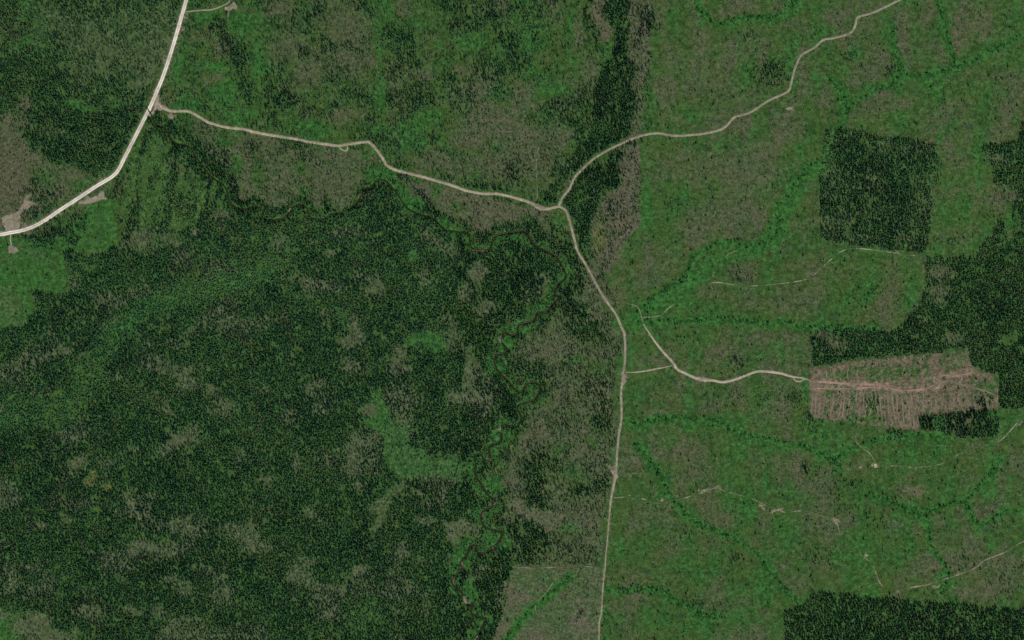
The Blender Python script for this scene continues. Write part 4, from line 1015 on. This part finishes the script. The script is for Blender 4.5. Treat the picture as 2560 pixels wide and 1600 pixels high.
# ------------------------------------------------------------------ shrubs and alders
SC = 5.6
cx = np.arange(-MX + 3, 2 * W2 + MX - 3, SC); cy = np.arange(-MY + 3, 2 * H2 + MY - 3, SC)
SX, SY = np.meshgrid(cx, cy)
SX = (SX + rng.uniform(-.5, .5, SX.shape) * SC).ravel(); SY = (SY + rng.uniform(-.5, .5, SY.shape) * SC).ravel()
st = samp(F['tree'], SX, SY); sd = samp(F['dirt'], SX, SY); sb = samp(F['brown'], SX, SY); slu = samp(F['lush'], SX, SY)
ps = np.where(inside(P_ECLEAR, SX, SY), .6, 1.0) * np.clip(.20 + .25 * slu + .25 * sstep(.08, .3, st) + .5 * (fbm(SX, SY, 24, 3, 431) - .5), .02, .7) * (st < .5) * (sd < .2)
for pts, w in ((MAIN_ROAD, 9), (ROAD_A, 6), (ROAD_B, 5), (ROAD_C, 5), (ROAD_D, 5), (LINK, 3), (TRACK_CUT, 5), (WYE, 5), (CREEK, 4.5)) + tuple((t[1], 3) for t in TRK):
    s2, d2 = linedist(pts, 14)
    D = np.full(X.shape, 99, np.float32); D[s2] = d2
    ps = ps * (samp(D, SX, SY) > w)
k2 = rng.random(len(SX)) < ps
SX, SY, slu, sb = SX[k2], SY[k2], slu[k2], sb[k2]


def bush_template(seed):
    r = np.random.default_rng(seed)
    n = 5
    V = [(math.cos(6.28 * j / n + r.normal(0, .2)) * r.uniform(.7, 1.2), math.sin(6.28 * j / n + r.normal(0, .2)) * r.uniform(.7, 1.2), r.uniform(.05, .3)) for j in range(n)]
    V.append((r.normal(0, .2), r.normal(0, .2), 1.0))
    return np.array(V), np.array([(j, (j + 1) % n, n) for j in range(n)])


scatter_mesh('brush', [bush_template(600 + k) for k in range(4)], SX, SY, rng.uniform(.4, 1.4, len(SX)), rng.uniform(.7, 1.7, len(SX)), np.clip(.35 + .4 * slu - .3 * sb + rng.normal(0, .28, len(SX)), 0, 1), M_LEAF,
             'low green brush dotted over the clear-cuts', 'brush', sink=.1)

# alders along the creek and the drains
ax, ay = [], []
PC = smooth(CREEK, 3.4)
for P_, k, spread in [(PC, 2, 15)] + [(smooth(d, 3.6), 1, 5) for d in DRAINS]:
    for _ in range(k):
        off = rng.normal(0, spread, (len(P_), 2)) * .6
        q = P_ + off
        q = q[rng.random(len(q)) < .55]
        ax.append(q[:, 0]); ay.append(q[:, 1])
ax = np.concatenate(ax); ay = np.concatenate(ay)
ok = (ax > -MX + 4) & (ax < 2 * W2 + MX - 4) & (ay > -MY + 4) & (ay < 2 * H2 + MY - 4)
ax, ay = ax[ok], ay[ok]
D = np.full(X.shape, 99, np.float32); D[sl] = dcreek
okc = (samp(D, ax, ay) > 3.4) & (samp(F['dirt'], ax, ay) < .2) & (samp(near, ax, ay) > 8)
ax, ay = ax[okc], ay[okc]
NA = len(ax)
ah = rng.uniform(2.5, 6.5, NA); ar = rng.uniform(1.3, 2.9, NA); at_ = np.clip(rng.normal(.45, .28, NA), 0, 1)
alder_in = np.where((ax > 8) & (ax < 2 * W2 - 8) & (ay > 8) & (ay < 2 * H2 - 8) & (samp(F['tree'], ax, ay) < .6))[0]
sel = []
for i in alder_in[np.argsort(-ar[alder_in])]:
    if all(abs(ax[i] - ax[j]) + abs(ay[i] - ay[j]) > 17 for j in sel):
        sel.append(i)
    if len(sel) == 180: break
sel = np.array(sel)
rest = np.ones(NA, bool); rest[sel] = False
scatter_mesh('alder_thicket', [round_template(700 + k, 14) for k in range(4)], ax[rest], ay[rest], ah[rest], ar[rest], at_[rest], M_LEAF, 'bright green alder thicket lining the creek and the wet draws', 'thicket', sink=.1)

# ------------------------------------------------------------------ the single trees, each a thing
ORD = ['first', 'second', 'third', 'fourth', 'fifth', 'sixth', 'seventh', 'eighth', 'ninth', 'tenth', 'eleventh', 'twelfth', 'thirteenth', 'fourteenth', 'fifteenth', 'sixteenth', 'seventeenth', 'eighteenth', 'nineteenth', 'twentieth']
MARKS = [('the three-way road junction', 1397, 516), ('the slip lane at the gravel road', 400, 262), ('the western landing', 30, 545), ('the triangular landing', 30, 622), ('the tan borrow pit', 225, 495), ('the northern landing', 580, 20),
         ('the pale turning loop', 860, 370), ('the creek apex', 955, 445), ('the strip forest top', 1540, 60), ('the strip forest middle', 1560, 230), ('the northern road bend', 1680, 338), ('the reddish northern bare patch', 1796, 40),
         ('the upper road kink', 1975, 220), ('the topmost road bend', 2140, 60), ('the square stand north edge', 2200, 335), ('the square stand west edge', 2052, 470), ('the square stand east edge', 2330, 520), ('the square stand south edge', 2180, 622),
         ('the northern draw fork', 2390, 168), ('the northern draw foot', 2120, 280), ('the upper east edge', 2520, 200), ('the stepped forest corner', 2316, 650), ('the valley track fork', 1765, 715), ('the valley mouth', 1610, 795),
         ('the yellowish thicket', 1505, 590), ('the pale road fork', 1683, 910), ('the pale road widening', 1770, 950), ('the fresh cut mouth', 2026, 950), ('the haul track middle', 2200, 962), ('the fresh cut east end', 2470, 970),
         ('the skid trails', 2120, 1010), ('the small forest rectangle', 2400, 1060), ('the bright bare spot', 2190, 1164), ('the eastern track', 2450, 1116), ('the central wet meadow', 1780, 1060), ('the south road widening', 1560, 945),
         ('the south track start', 1531, 1245), ('the south track bend', 1790, 1222), ('the southern draw', 1850, 1356), ('the south track corner', 2090, 1305), ('the eastern draw fork', 2417, 1258), ('the worn pale track', 2380, 1442),
         ('the south-east forest edge', 2240, 1497), ('the south-east forest corner', 1965, 1520), ('the southern culvert', 1507, 1478), ('the southern meadow', 1703, 1557), ('the striped southern cut', 1390, 1530), ('the dark round stand', 1320, 1353),
         ('the brown creek flat', 1333, 1086), ('the creek meadow', 1262, 850), ('the south road curve', 1489, 707), ('the central plateau', 1790, 540), ('the middle draw bend', 1950, 560), ('the brown northern flat', 1800, 200),
         ('the north-west tan clearing', 40, 440), ('the western green cut', 250, 570), ('the south-west green corner', 20, 1570), ('the upper creek', 150, 180), ('the lower creek loops', 1200, 1370), ('the southernmost creek bends', 1165, 1510),
         ('the mid creek loops', 1225, 1130), ('the creek oxbow', 1320, 960), ('the forested creek bends', 770, 535), ('the creek by the gravel road', 400, 315), ('the creek above the south road', 1400, 670), ('the creek below the dirt road', 540, 450), ('the grassy forest aisle', 957, 1100), ('the brown bench', 760, 430), ('the olive forest glade', 1150, 1340),
         ('the northern green strip', 650, 160), ('the northern brown bench', 880, 110), ('the lower brown bench', 1180, 330), ('the far south draw', 1720, 1515), ('the eastern draw bend', 2449, 1312), ('the lower eastern draw', 2360, 1420)]


def label_for(xs, ys, what, where):
    M = np.array([(a, b) for _, a, b in MARKS])
    nearest = np.argmin((xs[:, None] - M[None, :, 0]) ** 2 + (ys[:, None] - M[None, :, 1]) ** 2, 1)
    out = [None] * len(xs)
    for k in range(len(MARKS)):
        ids = np.where(nearest == k)[0]
        ids = ids[np.argsort(xs[ids])]
        for r, i in enumerate(ids):
            if len(ids) == 1: out[i] = f'single {what} by {MARKS[k][0]}'
            else: out[i] = f'{ORD[r]} {what} from the west by {MARKS[k][0]}'
    return out


def trunk_mesh(name):
    bm = bmesh.new()
    bmesh.ops.create_cone(bm, cap_ends=True, segments=7, radius1=.022, radius2=.006, depth=1.0)
    for v in bm.verts: v.co.z += .5
    me = bpy.data.meshes.new(name); bm.to_mesh(me); bm.free(); me.materials.append(M_TRUNK); return me


def crown_mesh(name, tv_, tt_, mat, tint_):
    o = mesh_obj(name, tv_, tt_, mat, {'tint': np.full(len(tv_), tint_)})
    me = o.data
    bpy.data.objects.remove(o)
    return me


TRUNK = trunk_mesh('trunk')
SP = [crown_mesh('crown', *spruce_template(800 + k, 6, 11, .38), M_SPRUCE, t) for k, t in enumerate((.02, .12, .2, .3, .08))]
AL = [crown_mesh('crown', *round_template(850 + k, 46), M_LEAF, t) for k, t in enumerate((.15, .4, .6, .85))]


def plant(name, x, y, h, r, me, label, cat, group):
    e = bpy.data.objects.new(name, None)
    e.empty_display_size = 2
    e.location = (float(wx(x)), float(wy(y)), float(ground_z(x, y)))
    e.rotation_euler = (0, 0, float(rng.random() * 6.28))
    col.objects.link(e)
    tag(e, label, cat, group)
    t = bpy.data.objects.new('trunk', TRUNK); col.objects.link(t); t.parent = e; t.scale = (h, h, h * .9); t.location.z = -.1
    c = bpy.data.objects.new('crown', me); col.objects.link(c); c.parent = e; c.scale = (r, r, h)
    return e


labs = label_for(TX[chosen], TY[chosen], 'lone spruce', '')
for i, lb in zip(chosen, labs):
    plant('spruce_tree', TX[i], TY[i], hgt[i] * 1.12, rad[i] * 1.12, SP[rng.integers(5)], lb, 'spruce', 'lone spruces dotted over the open cut land')
labs = label_for(ax[sel], ay[sel], 'round alder', '')
for i, lb in zip(sel, labs):
    plant('alder_tree', ax[i], ay[i], ah[i] * 1.1, ar[i] * 1.1, AL[rng.integers(4)], lb, 'alder', 'alders along the creek and the draws')
plant('spruce_tree', 405.5, 236.5, 9, 3.6, SP[0], 'stout dark spruce just east of the gravel road above the slip lane', 'spruce', 'lone spruces dotted over the open cut land')


# ------------------------------------------------------------------ heaps of logging debris
def brush_pile(x, y, r, label, seed, n=26):
    e = bpy.data.objects.new('brush_pile', None)
    e.location = (float(wx(x)), float(wy(y)), float(ground_z(x, y))); col.objects.link(e)
    tag(e, label, 'debris pile', 'debris piles left by logging')
    rr = np.random.default_rng(seed)
    for k in range(n):
        bm = bmesh.new()
        L = rr.uniform(.8, 1.6) * r
        bmesh.ops.create_cone(bm, cap_ends=True, segments=6, radius1=.07 * r, radius2=.045 * r, depth=L)
        me = bpy.data.meshes.new('log'); bm.to_mesh(me); bm.free(); me.materials.append(M_LOG)
        o = bpy.data.objects.new('log', me); col.objects.link(o); o.parent = e
        d = rr.uniform(0, .6) * r; a = rr.random() * 6.28
        o.location = (d * math.cos(a), d * math.sin(a), rr.uniform(.1, .55) * r * (1 - d / r) + .1)
        o.rotation_euler = (math.pi / 2 + rr.normal(0, .25), rr.normal(0, .1), rr.random() * 3.14)
    return e


brush_pile(436, 287, 3.6, 'dark debris pile beside the small pinkish bare patch', 1)
for k, (x, y, lb) in enumerate([(2218, 1037, 'dark debris pile among the southern skid trails of the fresh cut'), (2322, 974, 'purplish debris pile at the east end of the haul track'), (1565, 948, 'debris pile in the bare widening by the south road'),
                                (2107, 1002, 'debris pile between the western skid trails'), (2292, 985, 'reddish debris pile just south of the haul track'), (2198, 915, 'debris pile in the green northern part of the fresh cut')]):
    brush_pile(x, y, 2.6, lb, 10 + k, 18)

print('trees', len(TX), 'brush', len(SX), 'alders', NA, 'tris', sum(len(o.data.polygons) * (2 if o.name.startswith('ground') else 1) for o in scene.objects if o.type == 'MESH'))
